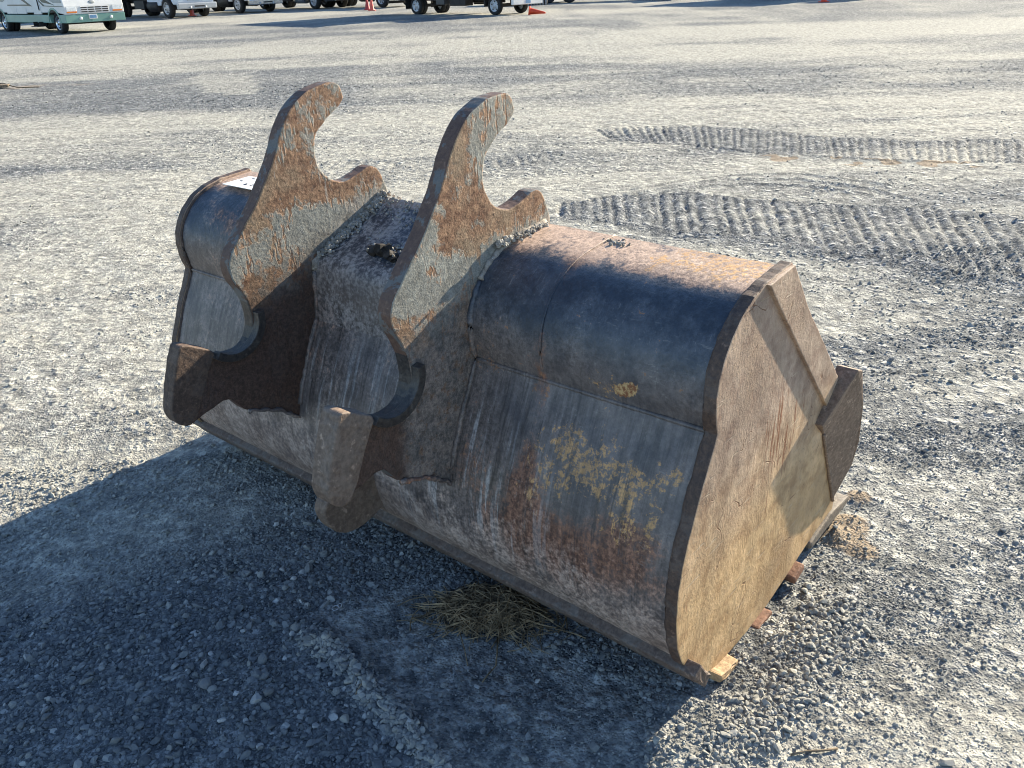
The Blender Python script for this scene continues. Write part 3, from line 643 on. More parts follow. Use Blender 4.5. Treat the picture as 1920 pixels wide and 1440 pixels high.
# heel strip, floor straps and cutting edge
def strap(name, prof, y0, y1, thick, mat, seed):
    inner = offset_in(prof, thick); bm = bmesh.new(); add_prism(bm, jitter(prof + inner[::-1], 0.0012, 0.02, seed), y0, y1)
    es = [e for e in bm.edges if abs(e.verts[0].co.y - e.verts[1].co.y) > 0.5]
    bmesh.ops.subdivide_edges(bm, edges=es, cuts=60); rr = random.Random(seed)
    for v in bm.verts: v.co += Vector((rr.uniform(-1, 1), rr.uniform(-1, 1), rr.uniform(-1, 1))) * 0.0011
    sharp_bevel(bm, 0.006, 2, 50)
    return bm_obj(name, bm, mat, bucket)
HEEL = offset_in([q for q in chaikin(P_LOW, 2) if q[0] < .045 and q[1] < .105], -0.015)
strap('heel_wear_strip', HEEL, -0.036, W + 0.034, 0.036, M_STRIP, 2)
def floor_seg(x0, x1, d):
    P = [q for q in chaikin(P_LOW, 2)]; xs = [q for q in P[len(P) // 3:] if x0 <= q[0] <= x1 and q[1] < 0.2]
    return offset_in(xs, d)
for k, (x0, x1, ex) in enumerate(((.110, .225, .032), (.350, .455, .022), (.560, .675, .026))):
    strap('floor_wear_strap', floor_seg(x0, x1, -0.022), -ex, W + ex, 0.024, M_STRAP if k == 0 else M_STRAPR, 20 + k)
prism('cutting_edge', jitter([(.752, -.026), (.742, .002), (.90, .026), (1.05, .010), (1.075, -.006), (1.04, -.018)], 0.0012, 0.03, 4), -0.010, W + 0.010, M_LIP, bucket, 0.007)

# mounting ears
EAR = [(.267, 1.299), (.257, 1.328), (.24, 1.340), (.20, 1.341), (.15, 1.331), (.095, 1.307), (.053, 1.268), (.024, 1.225), (0, 1.178), (-.03, 1.13), (-.047, 1.108), (-.09, 1.05), (-.145, .99), (-.185, .947), (-.207, .918), (-.213, .885), (-.205, .85), (-.184, .812),
       (-.169, .768), (-.165, .728), (-.172, .692), (-.19, .664), (-.22, .648), (-.252, .646), (-.285, .655), (-.316, .678), (-.35, .702), (-.390, .724), (-.408, .718), (-.462, .56), (-.463, .53), (-.452, .505), (-.427, .489), (-.36, .505), (-.292, .523), (-.265, .49), (-.24, .455), (-.139, .418), (-.055, .352),
       (.0, .36), (.03, .50), (.075, .66), (.098, .79), (.30, .915), (.398, .955), (.405, .985), (.393, 1.02), (.378, 1.055), (.362, 1.074), (.335, 1.082), (.285, 1.064), (.24, 1.051), (.205, 1.055), (.168, 1.075), (.143, 1.108), (.133, 1.15), (.145, 1.2), (.17, 1.224), (.205, 1.25), (.24, 1.268), (.26, 1.283)]
def ear(y0, seed, face):
    pts = jitter(chaikin(EAR, 1, True), 0.0012, 0.014, seed)
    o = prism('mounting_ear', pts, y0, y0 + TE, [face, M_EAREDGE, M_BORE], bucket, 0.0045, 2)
    for f in o.data.polygons:
        c = f.center
        if abs(f.normal.y) < 0.75:
            inb = math.hypot(c.x + 0.245, c.z - 0.735) < 0.105 and c.z < 0.79
            f.material_index = 2 if inb else 1
    # collar round the pin seat, a rough weld where the ear meets the top plate
    arc = [(-0.245 + 0.088 * math.cos(a), -0.245 + 0.0, 0.735 + 0.088 * math.sin(a)) for a in np.linspace(R(25), R(-150), 24)]
    bm = bmesh.new()
    for yy in (y0,):
        pin = [(-0.245 + r_ * math.cos(a), 0.738 + r_ * math.sin(a)) for r_, rng_ in ((0.083, np.linspace(R(8), R(-132), 26)), (0.106, np.linspace(R(-132), R(8), 26))) for a in rng_]
        add_prism(bm, pin, yy - 0.026, yy + 0.004)
    sharp_bevel(bm, 0.002); bm_obj('pin_seat_collar', bm, M_BORE, o)
    toe = chaikin([(-.30, .672), (-.345, .700), (-.392, .7265), (-.411, .716), (-.4655, .562), (-.4665, .530), (-.454, .503), (-.426, .4865), (-.395, .500), (-.325, .640)], 1, True)
    prism('toe_block', jitter(toe, 0.001, 0.012, seed + 5), y0 - (0.016 if y0 < 1 else 0.003), y0 + TE + 0.003, M_TOE if y0 < 1 else M_TOED, o, 0.014 if y0 < 1 else 0.009, 3)
    for side in (-1, 1):
        yy = y0 - 0.004 if side < 0 else y0 + TE + 0.004
        prof = S_UP if (side < 0) == (y0 < 1.0) else COVER
        path = [(x, yy, z + 0.002) for x, z in jitter(prof[:5], 0.002, 0.012, seed + side, False)]
        tube('weld_bead', path, 0.0095, M_WELD, o, 7, 0.45)
        lowp = [q for q in (prof[4:] + S_LOW[1:8]) if q[1] > 0.37]
        tube('weld_bead', [(x, yy, z) for x, z in jitter(chaikin(lowp, 1), 0.0012, 0.010, seed + 3 * side, False)], 0.0085, M_SHELL, o, 7, 0.30)
    low = [(x, y0 - 0.003, z) for x, z in jitter([(-.235, .456), (-.139, .420), (-.06, .36)], 0.003, 0.012, seed, False)]
    tube('weld_bead', low, 0.006, M_SHELL, o, 7, 0.4)
    return o
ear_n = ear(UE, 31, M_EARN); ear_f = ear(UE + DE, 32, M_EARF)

# joint beads on the shell
for yb, off in ((0.478, 0), (1.648, 4)):
    pr = chaikin(S_UP, 1); path = [(x - 0.0005, yb, z + 0.0005) for x, z in jitter(pr, 0.0002, 0.008, 40 + off, False)]
    tube('weld_bead', path, 0.0032, M_SHELL, bucket, 6, 0.2)
for y0, y1 in ((0.03, UE - 0.01), (UE + TE + 0.005, UE + DE - 0.005), (UE + DE + TE + 0.01, W - 0.03)):
    k = S_LOW[0]; tube('weld_bead', [(k[0] - 0.0015, y, k[1]) for y in np.linspace(y0, y1, int((y1 - y0) / 0.012))], 0.0060, M_SHELL, bucket, 8, 0.12)
for y in (0.031, W - 0.031):     # fillet where shell meets end plates
    tube('weld_bead', [(x - 0.001, y, z) for x, z in jitter(chaikin(S_UP[1:] + S_LOW[1:13], 1), 0.0007, 0.012, 61, False)], 0.006, M_EDGE, bucket, 6, 0.3)
# lifting eye at the middle of the heel
LUG = [(-.055, .285), (-.15, .292), (-.225, .285), (-.262, .255), (-.258, .205), (-.23, .155), (-.185, .128), (-.13, .123), (-.085, .135), (-.02, .16), (-.03, .27)]
prism('lifting_eye', jitter(chaikin(LUG, 2, True), 0.001, 0.012, 3), 1.030, 1.080, M_TOE, bucket, 0.010, 3)

# dirt caked on the steel
def clod_mesh(seed, sub=2):
    r = random.Random(seed); bm = bmesh.new(); bmesh.ops.create_icosphere(bm, subdivisions=sub, radius=1.0)
    for v in bm.verts: v.co *= r.uniform(0.7, 1.15)
    me_ = bpy.data.meshes.new('clod'); bm.to_mesh(me_); bm.free(); return me_
CL = [clod_mesh(k, 1 if k < 4 else 2) for k in range(6)]
def join_clods(name, items, mat, parent):
    """items: (pos, radius) -> one mesh of many crumbs"""
    V = []; F = []; o_ = 0; r = random.Random(len(items))
    for pos, rad in items:
        m_ = CL[r.randrange(len(CL))]; rot = Matrix.Rotation(r.uniform(0, 6.28), 3, Vector((r.uniform(-1, 1), r.uniform(-1, 1), 1)).normalized())
        for v in m_.vertices: V.append(rot @ (v.co * rad) + Vector(pos))
        for f in m_.polygons: F.append([i + o_ for i in f.vertices])
        o_ += len(m_.vertices)
    me_ = bpy.data.meshes.new(name); me_.from_pydata(V, [], F); o = link(name, me_, mat, parent); o['kind'] = 'stuff'; return o
r = random.Random(5)
def cover_z(x):
    for (xa, za), (xb, zb) in zip(COVER[:-1], COVER[1:]):
        if xb <= x <= xa: return za + (zb - za) * (xa - x) / (xa - xb)
    return .8
cr = []
for _ in range(420):
    t = r.random(); x = 0.09 + 0.30 * t; yy = UE + DE - abs(r.gauss(0, 0.016)) - 0.002; cr.append(((x, yy, cover_z(min(x, .367)) + 0.004 + r.uniform(0, 0.012)), r.uniform(0.0022, 0.008)))
for _ in range(160): x = r.gauss(.33, .03); cr.append(((x, r.uniform(UE + TE, UE + DE), cover_z(min(max(x, .1), .366)) + 0.003), r.uniform(0.002, 0.006)))
for _ in range(170): x = r.uniform(.10, .35); cr.append(((x, UE + TE + abs(r.gauss(0, .15)), cover_z(x) + 0.002), r.uniform(0.0014, 0.0035)))
join_clods('caked_dirt', cr, M_CRUST, bucket)
cr = []
for _ in range(260):
    t = r.random(); x = 0.165 + 0.21 * t; yy = UE - abs(r.gauss(0, 0.011)) - 0.002; cr.append(((x, yy, 0.969 + 0.03 * (x - .165) + r.uniform(0, 0.012)), r.uniform(0.0022, 0.007)))
for _ in range(26): cr.append(((r.gauss(.335, .012), r.gauss(.440, .016), .979), r.uniform(0.002, 0.006)))
join_clods('caked_dirt', cr, M_CRUST, bucket)

# clump of hardened mud lying on the centre cover
lump = empty('mud_lump'); lump.parent = None
lp = BO + BX * 0.150 + BY * 1.135 + BZ * (cover_z(0.15) + 0.0)
lump.location = lp; lump.rotation_euler = (0, 0, math.atan2(BX.y, BX.x))
bm = bmesh.new(); bmesh.ops.create_icosphere(bm, subdivisions=3, radius=1.0)
for v in bm.verts:
    k = 1 + 0.30 * (vn(np.array(v.co.x * 2.3 + 9), np.array(v.co.y * 2.3 + v.co.z * 3), 3) - 0.5) * 2 + r.uniform(-0.09, 0.09); v.co = Vector((v.co.x * 0.022 * k, v.co.y * 0.058 * k, 0.016 + v.co.z * 0.024 * k + 0.010 * v.co.y))
M_MUD = simple('dark_mud', (0.05, 0.042, 0.036), 0.8, 0, 0.3, 0.3, 40)
bm.free(); bm = bmesh.new()
for (cx, cy, cz, sx, sy, sz) in ((0, -.03, .012, .020, .028, .016), (.004, .012, .020, .022, .030, .022), (-.004, .045, .014, .016, .020, .018), (.014, -.005, .028, .014, .018, .012), (-.008, -.052, .008, .014, .014, .010)):
    res = bmesh.ops.create_icosphere(bm, subdivisions=2, radius=1.0)
    for v in res['verts']: k = r.uniform(0.72, 1.18); v.co = Vector((cx + v.co.x * sx * k, cy + v.co.y * sy * k, cz + v.co.z * sz * k))
bm_obj('clod', bm, M_MUD, lump)
join_clods('crumbs', [((r.gauss(0.05, .03), r.gauss(0, .045), 0.004 + 0.37 * 0.05 + r.uniform(-.004, .004)), r.uniform(.002, .007)) for _ in range(60)], M_CRUST, lump)
tag(lump, 'small dark clod of dried mud lying between the two mounting ears', 'mud clod')

# white paper tag stuck on the far end of the upper plate
M_PAPER = simple('paper_tag', (0.82, 0.82, 0.80), 0.6, 0, 0.4, 0.03, 20); M_INK = simple('tag_ink', (0.05, 0.06, 0.10), 0.7, 0, 0.3, 0.1)
st = box('paper_tag', (0.262, 1.925, 0.9795), (0.115, 0.19, 0.0016), M_PAPER, bucket, 0.0, 1, Matrix.Rotation(R(-3), 4, 'Y'))
for (a, b, w_, l_) in ((.300, 1.965, .004, .018), (.300, 1.925, .004, .014), (.262, 1.985, .004, .016), (.240, 1.930, .014, .005), (.236, 1.924, .004, .014), (.240, 1.893, .014, .005), (.246, 1.886, .004, .014)):
    box('print_mark', (a, b, 0.9800 + (a - .262) * 0.052 + 0.0012), (w_, l_, 0.0008), M_INK, st, 0, 1, Matrix.Rotation(R(-3), 4, 'Y'))

# ================================================================== vehicles along the back of the yard (x forward, y left, z up)
V_WHITE = simple('white_coachwork', (0.72, 0.72, 0.71), 0.35, 0, 0.5, 0.04, 1.5); V_GREEN = simple('sea_green_coachwork', (0.20, 0.37, 0.32), 0.35, 0, 0.5, 0.06, 1.5)
V_NAVY = simple('dark_green_stripe', (0.03, 0.055, 0.06), 0.35, 0, 0.5, 0.05); V_GREY = simple('grey_stripe', (0.32, 0.34, 0.34), 0.4, 0, 0.5, 0.05)
V_GLASS = simple('dark_vehicle_glass', (0.02, 0.025, 0.03), 0.06, 0, 0.6, 0.02); V_TYRE = simple('tyre_rubber', (0.030, 0.030, 0.031), 0.85, 0, 0.3, 0.15, 12)
V_RIMW = simple('white_steel_rim', (0.55, 0.57, 0.60), 0.4, 0, 0.5, 0.1, 10); V_CHROME = simple('bright_metal', (0.62, 0.63, 0.65), 0.22, 0.9, 0.5, 0.06, 5)
V_BLACK = simple('black_chassis', (0.022, 0.022, 0.024), 0.6, 0, 0.4, 0.2, 5); V_LENS = simple('headlamp_lens', (0.75, 0.77, 0.78), 0.12, 0, 0.6, 0.08, 14)
V_AMBER = simple('amber_lens', (0.72, 0.20, 0.03), 0.25, 0, 0.5, 0.05); V_BLUEP = simple('blue_plate', (0.12, 0.25, 0.42), 0.5, 0, 0.4, 0.05)
V_SILVER = simple('silver_paint', (0.42, 0.44, 0.46), 0.35, 0.2, 0.5, 0.05, 2); V_PALEBLUE = simple('pale_blue_paint', (0.50, 0.57, 0.66), 0.35, 0, 0.5, 0.05, 2)
V_RED = simple('dark_red_paint', (0.28, 0.02, 0.03), 0.4, 0, 0.5, 0.08, 2); V_DGREY = simple('dark_grey_paint', (0.06, 0.065, 0.07), 0.45, 0, 0.4, 0.1, 2)
V_BOXG = simple('grey_van_body', (0.34, 0.37, 0.41), 0.4, 0, 0.5, 0.05, 1); V_TAN = simple('rusty_flap', (0.16, 0.09, 0.06), 0.8, 0, 0.2, 0.2, 8)
V_RUBBER = simple('black_rubber', (0.02, 0.02, 0.02), 0.8, 0, 0.3, 0.1)

def make_wheel(D, w, rimr, rim_mat, holes=6):
    """wheel axis along y, outer face towards -y"""
    t = lathe('wheel', [(rimr * .98, -w / 2 + .02), (rimr, -w / 2), (D / 2 - .04, -w / 2), (D / 2 - .01, -w / 2 + .02), (D / 2, -w / 2 + .05), (D / 2, w / 2 - .05), (D / 2 - .04, w / 2), (rimr, w / 2), (rimr * .98, w / 2 - .02)], V_TYRE, None, 36)
    rim = lathe('rim', [(rimr * 1.0, -w / 2 + .012), (rimr * .93, -w / 2 + .008), (rimr * .88, -w / 2 + .05), (rimr * .62, -w / 2 + .075), (rimr * .45, -w / 2 + .035), (rimr * .30, -w / 2 + .03), (rimr * .26, -w / 2 - .01), (0.001, -w / 2 - .012)], rim_mat, t, 32)
    for k in range(holes):
        a = 2 * math.pi * k / holes + .3; q = (rimr * .72 * math.cos(a), -w / 2 + .055, rimr * .72 * math.sin(a)); cyl('hand_hole', q, rimr * .12, .02, V_BLACK, t, 'Y', 12)
    for k in range(6):
        a = 2 * math.pi * k / 6; cyl('wheel_nut', (rimr * .37 * math.cos(a), -w / 2 + .02, rimr * .37 * math.sin(a)), .018, .04, V_CHROME, t, 'Y', 6)
    return t
WHEELS = {}
def wheel(kind, parent, x, y, right=True):
    D, w, rr, rm, hl = dict(rv=(.80, .23, .26, V_CHROME, 8), box=(.76, .22, .245, V_RIMW, 5), big=(.98, .28, .31, V_SILVER, 8), bigw=(.98, .28, .31, V_RIMW, 6))[kind]
    if kind not in WHEELS:
        WHEELS[kind] = make_wheel(D, w, rr, rm, hl); o = WHEELS[kind]; o.parent = parent
    else: o = copy_tree(WHEELS[kind], parent)
    o.location = (x, y, D / 2); o.rotation_euler = (0, 0, 0 if right else math.pi); return o
def place(root, fr, h, track):
    """put the front right wheel on ground point fr with heading h"""
    h = Vector((h[0], h[1], 0)).normalized(); left = Vector((-h.y, h.x, 0))
    z = float(height(np.array([fr[0]]), np.array([fr[1]]))[0])
    root.location = Vector((fr[0], fr[1], z)) + left * (track / 2); root.rotation_euler = (0, 0, math.atan2(h.y, h.x))
def arch_line(z, cx, zc, r_, n=12, left_to_right=True):
    a0 = math.asin((z - zc) / r_); A = np.linspace(math.pi - a0, a0, n); return [(cx + r_ * math.cos(a), zc + r_ * math.sin(a)) for a in A]

# ---- motorhome
mh = empty('motorhome'); tag(mh, 'white motorhome with green lower skirt and dark swoosh stripes at the left edge', 'motorhome')
HW = 1.22; XR = -5.2
low = [(-8.2, .40)] + [(XR - .5, .40)] + arch_line(.42, XR, .40, .50)[0:0] + arch_line(.41, XR, .40, .50) + [(XR + .5, .40)] + [(-.5, .40)] + arch_line(.41, 0, .40, .50) + [(.5, .40), (.93, .42), (.99, .50), (1.0, .70)]
def clipz(pts, z, keep_low):
    return [(x, min(q, z)) if keep_low else (x, max(q, z)) for x, q in pts]
skirt = clipz(low, .695, True) + [(-8.2, .70)]
upper = [(-8.2, .702)] + [(x, max(q, .702)) for x, q in low[1:-3] if q > .70] + [(1.0, .702), (1.01, 1.0), (.96, 1.22), (.84, 1.42), (.60, 2.3), (.42, 2.85), (.15, 3.02), (-8.05, 3.02), (-8.2, 2.85)]
# rebuild skirt as three separate spans between the arches so that the wheel openings stay open
for x0, x1 in ((-8.2, XR - .42), (XR + .42, -.42), (.42, 1.0)):
    pts = [(x0, .70), (x0 - (.07 if x0 > -8 else 0), .40), (x1 + (.07 if x1 < .9 else -.03), .40), (x1, .70)]
    prism('skirt_panel', pts, -HW, HW, V_GREEN, mh, .02)
prism('body', upper, -HW + .004, HW - .004, V_WHITE, mh, .03)
for cx in (0, XR):
    ring = [(cx + .56 * math.cos(a), .40 + .56 * math.sin(a)) for a in np.linspace(math.pi, 0, 20)] + [(cx + .49 * math.cos(a), .40 + .49 * math.sin(a)) for a in np.linspace(0, math.pi, 20)]
    prism('wheel_arch', ring, -HW - .015, -HW + .02, V_GREEN, mh, .004)
box('chassis', (-3.4, 0, .62), (8.6, 1.3, .28), V_BLACK, mh, .02)
def side_panel(name, pts, mat, par=mh, d=.008): return prism(name, pts, -HW - d, -HW + .03, mat, par, 0)
side_panel('stripe', [(-4.2, 1.05), (-2.3, 1.04), (-1.75, 1.02), (-1.9, 1.06), (-2.5, 1.30), (-3.1, 1.42), (-3.6, 1.40), (-2.8, 1.30), (-2.2, 1.09), (-4.2, 1.09)], V_NAVY)
side_panel('stripe', [(-1.35, 1.42), (-.9, 1.40), (-.35, 1.22), (.25, 1.05), (.30, 1.06), (-.20, 1.11), (-.75, 1.16), (-1.0, 1.30)], V_NAVY)
side_panel('stripe', [(-.75, 1.02), (.97, .99), (.97, 1.01), (-.62, 1.045), (-1.25, 1.34), (-1.32, 1.34)], V_NAVY)
side_panel('stripe', [(.2, 1.14), (.92, 1.13), (.90, 1.24), (-.1, 1.24)], V_GREY)
side_panel('stripe', [(-8.0, 1.2), (-4.6, 1.2), (-4.2, 1.32), (-8.0, 1.42)], V_GREY)
for x0, x1 in ((-8.0, -6.1), (-4.4, -3.4), (-3.36, -2.45)): side_panel('locker_door', [(x0, .74), (x1, .74), (x1, .98), (x0, .98)], V_WHITE, mh, .006)
dr = side_panel('entry_door', [(-1.75, .72), (-1.05, .72), (-1.05, 2.6), (-1.75, 2.6)], V_WHITE, mh, .010); box('handle', (-1.15, -HW - .025, 1.12), (.05, .03, .5), V_BLACK, dr, .008)
box('door_window', (-1.40, -HW - .014, 2.05), (.45, .02, .7), V_GLASS, dr, .004)
for x0, x1 in ((-7.4, -6.4), (-5.6, -4.2), (-3.8, -2.3), (-.85, .10)): box('side_window', ((x0 + x1) / 2, -HW - .006, 2.05), (x1 - x0, .03, .75), V_GLASS, mh, .008)
stp = box('entry_step', (-1.38, -HW - .10, .28), (.62, .34, .03), V_BLACK, mh, .006)
for xx in (-1.65, -1.11): box('bracket', (xx, -HW - .02, .36), (.03, .30, .17), V_BLACK, stp, .004)
prism('windscreen', [(.845, 1.46), (.615, 2.3), (.575, 2.3), (.80, 1.46)], -1.05, 1.05, V_GLASS, mh, .004)
fm = box('grille', (1.005, 0, .86), (.03, 1.15, .24), V_WHITE, mh, .01)
for zz in (.785, .86, .935):
    for yy in (-.43, -.145, .145, .43): box('slot', (1.016, yy, zz), (.016, .25, .042), V_BLACK, fm, .002)
for s in (-1, 1):
    hd = box('headlamp', (.985, s * .93, .895), (.07, .40, .17), V_LENS, mh, .015); box('indicator_lens', (.988, s * .93, .785), (.068, .40, .055), V_AMBER, hd, .01)
    lathe('fog_lamp', [(.001, .03), (.055, .028), (.06, 0), (.06, -.03)], V_LENS, mh, 16, 'Z', (0, 0, 0)).matrix_local = Matrix.Translation((1.0, s * .62, .55)) @ Matrix.Rotation(R(90), 4, 'Y')
lp_ = box('licence_plate', (1.008, -.12, .60), (.02, .34, .17), V_WHITE, mh, .004); box('plate_face', (1.014, -.12, .60), (.016, .27, .11), V_BLUEP, lp_, .002)
em = lathe('oval_emblem', [(.001, .012), (.10, .010), (.12, .004), (.12, -.01)], V_GREY, mh, 24, 'Z'); em.matrix_local = Matrix.Translation((.985, -.05, 1.13)) @ Matrix.Rotation(R(82), 4, 'Y') @ Matrix.Diagonal((.55, 1, 1, 1))
for s in (-1, 1): box('mirror', (.75, s * (HW + .2), 1.75), (.10, .22, .34), V_WHITE, mh, .03)
box('roof_air_conditioner', (-3.5, 0, 3.12), (.9, .7, .22), V_WHITE, mh, .06)
for s in (1, -1):
    wheel('rv', mh, 0, s * 0.99, s < 0)
    for d in (0, .27): wheel('rv', mh, XR, s * (1.02 - d), s < 0)
box('axle', (0, 0, .38), (.12, 1.8, .12), V_BLACK, mh, .02); box('axle', (XR, 0, .40), (.2, 1.7, .2), V_BLACK, mh, .04)
place(mh, (-17.57, 37.0), (.755, -.656), 1.98)

# ---- cab-over box truck
def box_truck(label, cab_mat, body_mat, group=None):
    t = empty('box_truck'); tag(t, label, 'truck', group)
    wb = 5.0
    for s in (-1, 1): box('chassis_rail', (-2.9, s * .40, .68), (7.6, .09, .2), V_BLACK, t, .01)
    cab = prism('cab', [(1.05, .62), (1.08, 1.0), (1.02, 1.3), (.80, 2.25), (.65, 2.32), (-.75, 2.32), (-.80, 2.2), (-.80, .85), (-.55, .85), (-.45, .80), (.45, .80), (.5, .62)], -.98, .98, cab_mat, t, .05)
    prism('windscreen', [(1.03, 1.32), (.83, 2.18), (.78, 2.18), (.97, 1.32)], -.85, .85, V_GLASS, t, .004)
    for s in (-1, 1):
        dr_ = box('door', (.15, s * .982, 1.45), (1.05, .012, 1.2), cab_mat, t, .004); box('window', (.2, s * .988, 1.8), (.8, .012, .5), V_GLASS, dr_, .003); box('handle', (-.25, s * .995, 1.35), (.14, .02, .04), V_BLACK, dr_, .004)
        hl = box('headlamp', (1.075, s * .72, .86), (.05, .36, .15), V_LENS, t, .01); box('indicator_lens', (1.07, s * .95, .86), (.05, .08, .14), V_AMBER, hl, .006)
        box('mirror', (.95, s * 1.18, 1.75), (.06, .16, .36), V_BLACK, t, .01)
        box('mudflap', (-wb - .58, s * .82, .50), (.02, .50, .50), V_RUBBER, t, .003); box('mudguard', (-.52, s * .86, .55), (.06, .26, .42), V_BLACK, t, .01)
    bp_ = box('bumper', (1.10, 0, .52), (.12, 1.96, .24), V_WHITE, t, .03); box('licence_plate', (1.165, 0, .52), (.012, .32, .14), V_BLUEP, bp_, .002)
    box('grille', (1.085, 0, .86), (.03, .9, .14), V_BLACK, t, .01)
    bd = box('van_body', (-4.0, 0, 2.28), (6.0, 2.30, 2.50), body_mat, t, .03)
    for k in range(9): box('floor_crossmember', (-1.3 - k * .66, 0, .94), (.08, 2.2, .10), V_BLACK, t, .004)
    for x in (-1.01, -6.99):
        for s in (-1, 1): box('corner_post', (x, s * 1.13, 2.28), (.08, .08, 2.52), V_CHROME, bd, .01)
    for s in (-1, 1):
        box('tool_box', (-2.15, s * .78, .58), (1.0, .50, .40), V_BLACK, t, .02); box('battery_box', (-3.35, s * .74, .60), (.55, .42, .34), V_DGREY, t, .02)
        wheel('box', t, 0, s * .83, s < 0)
        for d in (0, .25): wheel('box', t, -wb, s * (.85 - d), s < 0)
    for x in (0, -wb): box('axle', (x, 0, .38), (.16, 1.6, .14), V_BLACK, t, .03)
    box('rear_underrun_bar', (-6.9, 0, .55), (.10, 2.0, .12), V_BLACK, t, .01); cyl('driveshaft', (-2.5, 0, .52), .05, 4.6, V_BLACK, t, 'X', 12)
    return t
bt = box_truck('dark box truck with white wheel rims parked beside the toppled orange cone', V_WHITE, V_DGREY); place(bt, (-.14, 40.2), (.736, -.677), 1.66)
bt2 = box_truck('box truck standing past the top right corner that throws the long shadow', V_WHITE, V_BOXG); place(bt2, (17.9, 44.6), (.72, -.69), 1.66)

# ---- bonneted trucks
def bonnet_truck(label, cab_mat, body, body_mat, bumper_mat, wk='big', extra=None, group='working trucks parked in a row'):
    t = empty('bonneted_truck'); tag(t, label, 'truck', group)
    wb = 5.4; tr = 1.02
    for s in (-1, 1): box('chassis_rail', (-3.2, s * .43, .85), (8.4, .09, .26), V_BLACK, t, .01)
    hood = [(1.05, .62), (1.10, .80), (1.10, 1.35), (.98, 1.55), (-.55, 1.72), (-.55, .80)] + [(-.52, .75)] + arch_line(.76, 0, .49, .58)[::1] + [(.62, .70)]
    hood = [(1.05, .66), (1.10, .80), (1.10, 1.35), (.98, 1.55), (-.60, 1.72), (-.60, .80)] + [(x, z) for x, z in arch_line(.80, 0, .49, .60)] + [(.62, .66)]
    prism('bonnet', hood, -1.08, 1.08, cab_mat, t, .05)
    prism('cab', [(-.602, .80), (-.602, 1.72), (-.85, 2.55), (-1.0, 2.65), (-2.1, 2.65), (-2.15, 2.5), (-2.15, .62), (-.70, .62)], -1.06, 1.06, cab_mat, t, .04)
    prism('windscreen', [(-.60, 1.76), (-.84, 2.52), (-.89, 2.52), (-.65, 1.76)], -.9, .9, V_GLASS, t, .004)
    bpn = box('bumper', (1.17, 0, .58), (.20, 2.30, .30), bumper_mat, t, .05); box('bumper_slot', (1.275, .1, .56), (.012, .6, .07), V_BLACK, bpn, .002)
    for s in (-1, 1): lathe('tow_hook', [(.001, .03), (.06, .028), (.075, 0), (.06, -.03)], V_SILVER, bpn, 6, 'Z').matrix_local = Matrix.Translation((1.285, s * .45, .50)) @ Matrix.Rotation(R(90), 4, 'Y')
    gr = box('grille', (1.105, 0, 1.10), (.03, 1.0, .50), V_CHROME, t, .02)
    for k in range(6): box('grille_gap', (1.118, -.4 + k * .16, 1.10), (.016, .09, .40), V_BLACK, gr, .002)
    for s in (-1, 1):
        hl = box('headlamp', (1.06, s * .82, .98), (.10, .40, .20), V_LENS, t, .03); box('indicator_lens', (1.05, s * 1.04, .98), (.09, .05, .16), V_AMBER, hl, .01)
        dr_ = box('door', (-1.35, s * 1.062, 1.55), (1.15, .012, 1.5), cab_mat, t, .004); box('window', (-1.25, s * 1.068, 2.1), (.8, .012, .55), V_GLASS, dr_, .003)
        lathe('fuel_tank', [(.001, -.55), (.26, -.55), (.29, -.52), (.29, .52), (.26, .55), (.001, .55)], V_CHROME if extra == 'tank' else V_BLACK, t, 24, 'Z').matrix_local = Matrix.Translation((-1.6, s * .86, .60)) @ Matrix.Rotation(R(90), 4, 'Y')
        box('mirror', (-.75, s * 1.35, 1.95), (.06, .18, .45), V_CHROME, t, .01); box('mudflap', (-wb - .72, s * .85, .62), (.02, .60, .60), V_TAN, t, .003)
        wheel(wk, t, 0, s * tr, s < 0)
        for d in (0, .32): wheel('big', t, -wb, s * (tr + .02 - d), s < 0)
    for x in (0, -wb): box('axle', (x, 0, .48), (.2, 1.9, .18), V_BLACK, t, .04)
    if body == 'box': box('van_body', (-5.0, 0, 2.35), (5.4, 2.44, 2.5), body_mat, t, .03)
    elif body == 'flat':
        box('flatbed', (-5.0, 0, 1.16), (5.6, 2.44, .16), body_mat, t, .02)
        for k in range(7): box('stake', (-2.4 - k * .85, -1.2, 1.55), (.06, .05, .65), body_mat, t, .006); box('stake', (-2.4 - k * .85, 1.2, 1.55), (.06, .05, .65), body_mat, t, .006)
    else: prism('tipper_body', [(-2.45, 1.10), (-2.35, 2.25), (-7.4, 2.25), (-7.9, 1.10)], -1.2, 1.2, body_mat, t, .03)
    for s in (-1, 1): box('side_step', (-3.0, s * .95, .66), (1.1, .36, .42), V_BLACK, t, .02)
    return t
HD = (.745, -.667)
for args, fr in ((('pale blue bonneted truck with a wide silver bumper just behind the motorhome', V_PALEBLUE, 'box', V_BOXG, V_SILVER), (-17.8, 50.0)),
                 (('white bonneted truck with two tow hooks on its chrome bumper', V_WHITE, 'tip', V_DGREY, V_CHROME, 'bigw'), (-15.15, 54.2)),
                 (('dark red truck with a bright cylindrical fuel tank behind its front wheel', V_RED, 'flat', V_BLACK, V_DGREY, 'bigw', 'tank'), (-11.3, 57.2)),
                 (('dark truck standing right behind the upright orange cone', V_DGREY, 'box', V_DGREY, V_BLACK), (-6.9, 55.2))):
    place(bonnet_truck(*args), fr, HD, 2.04)

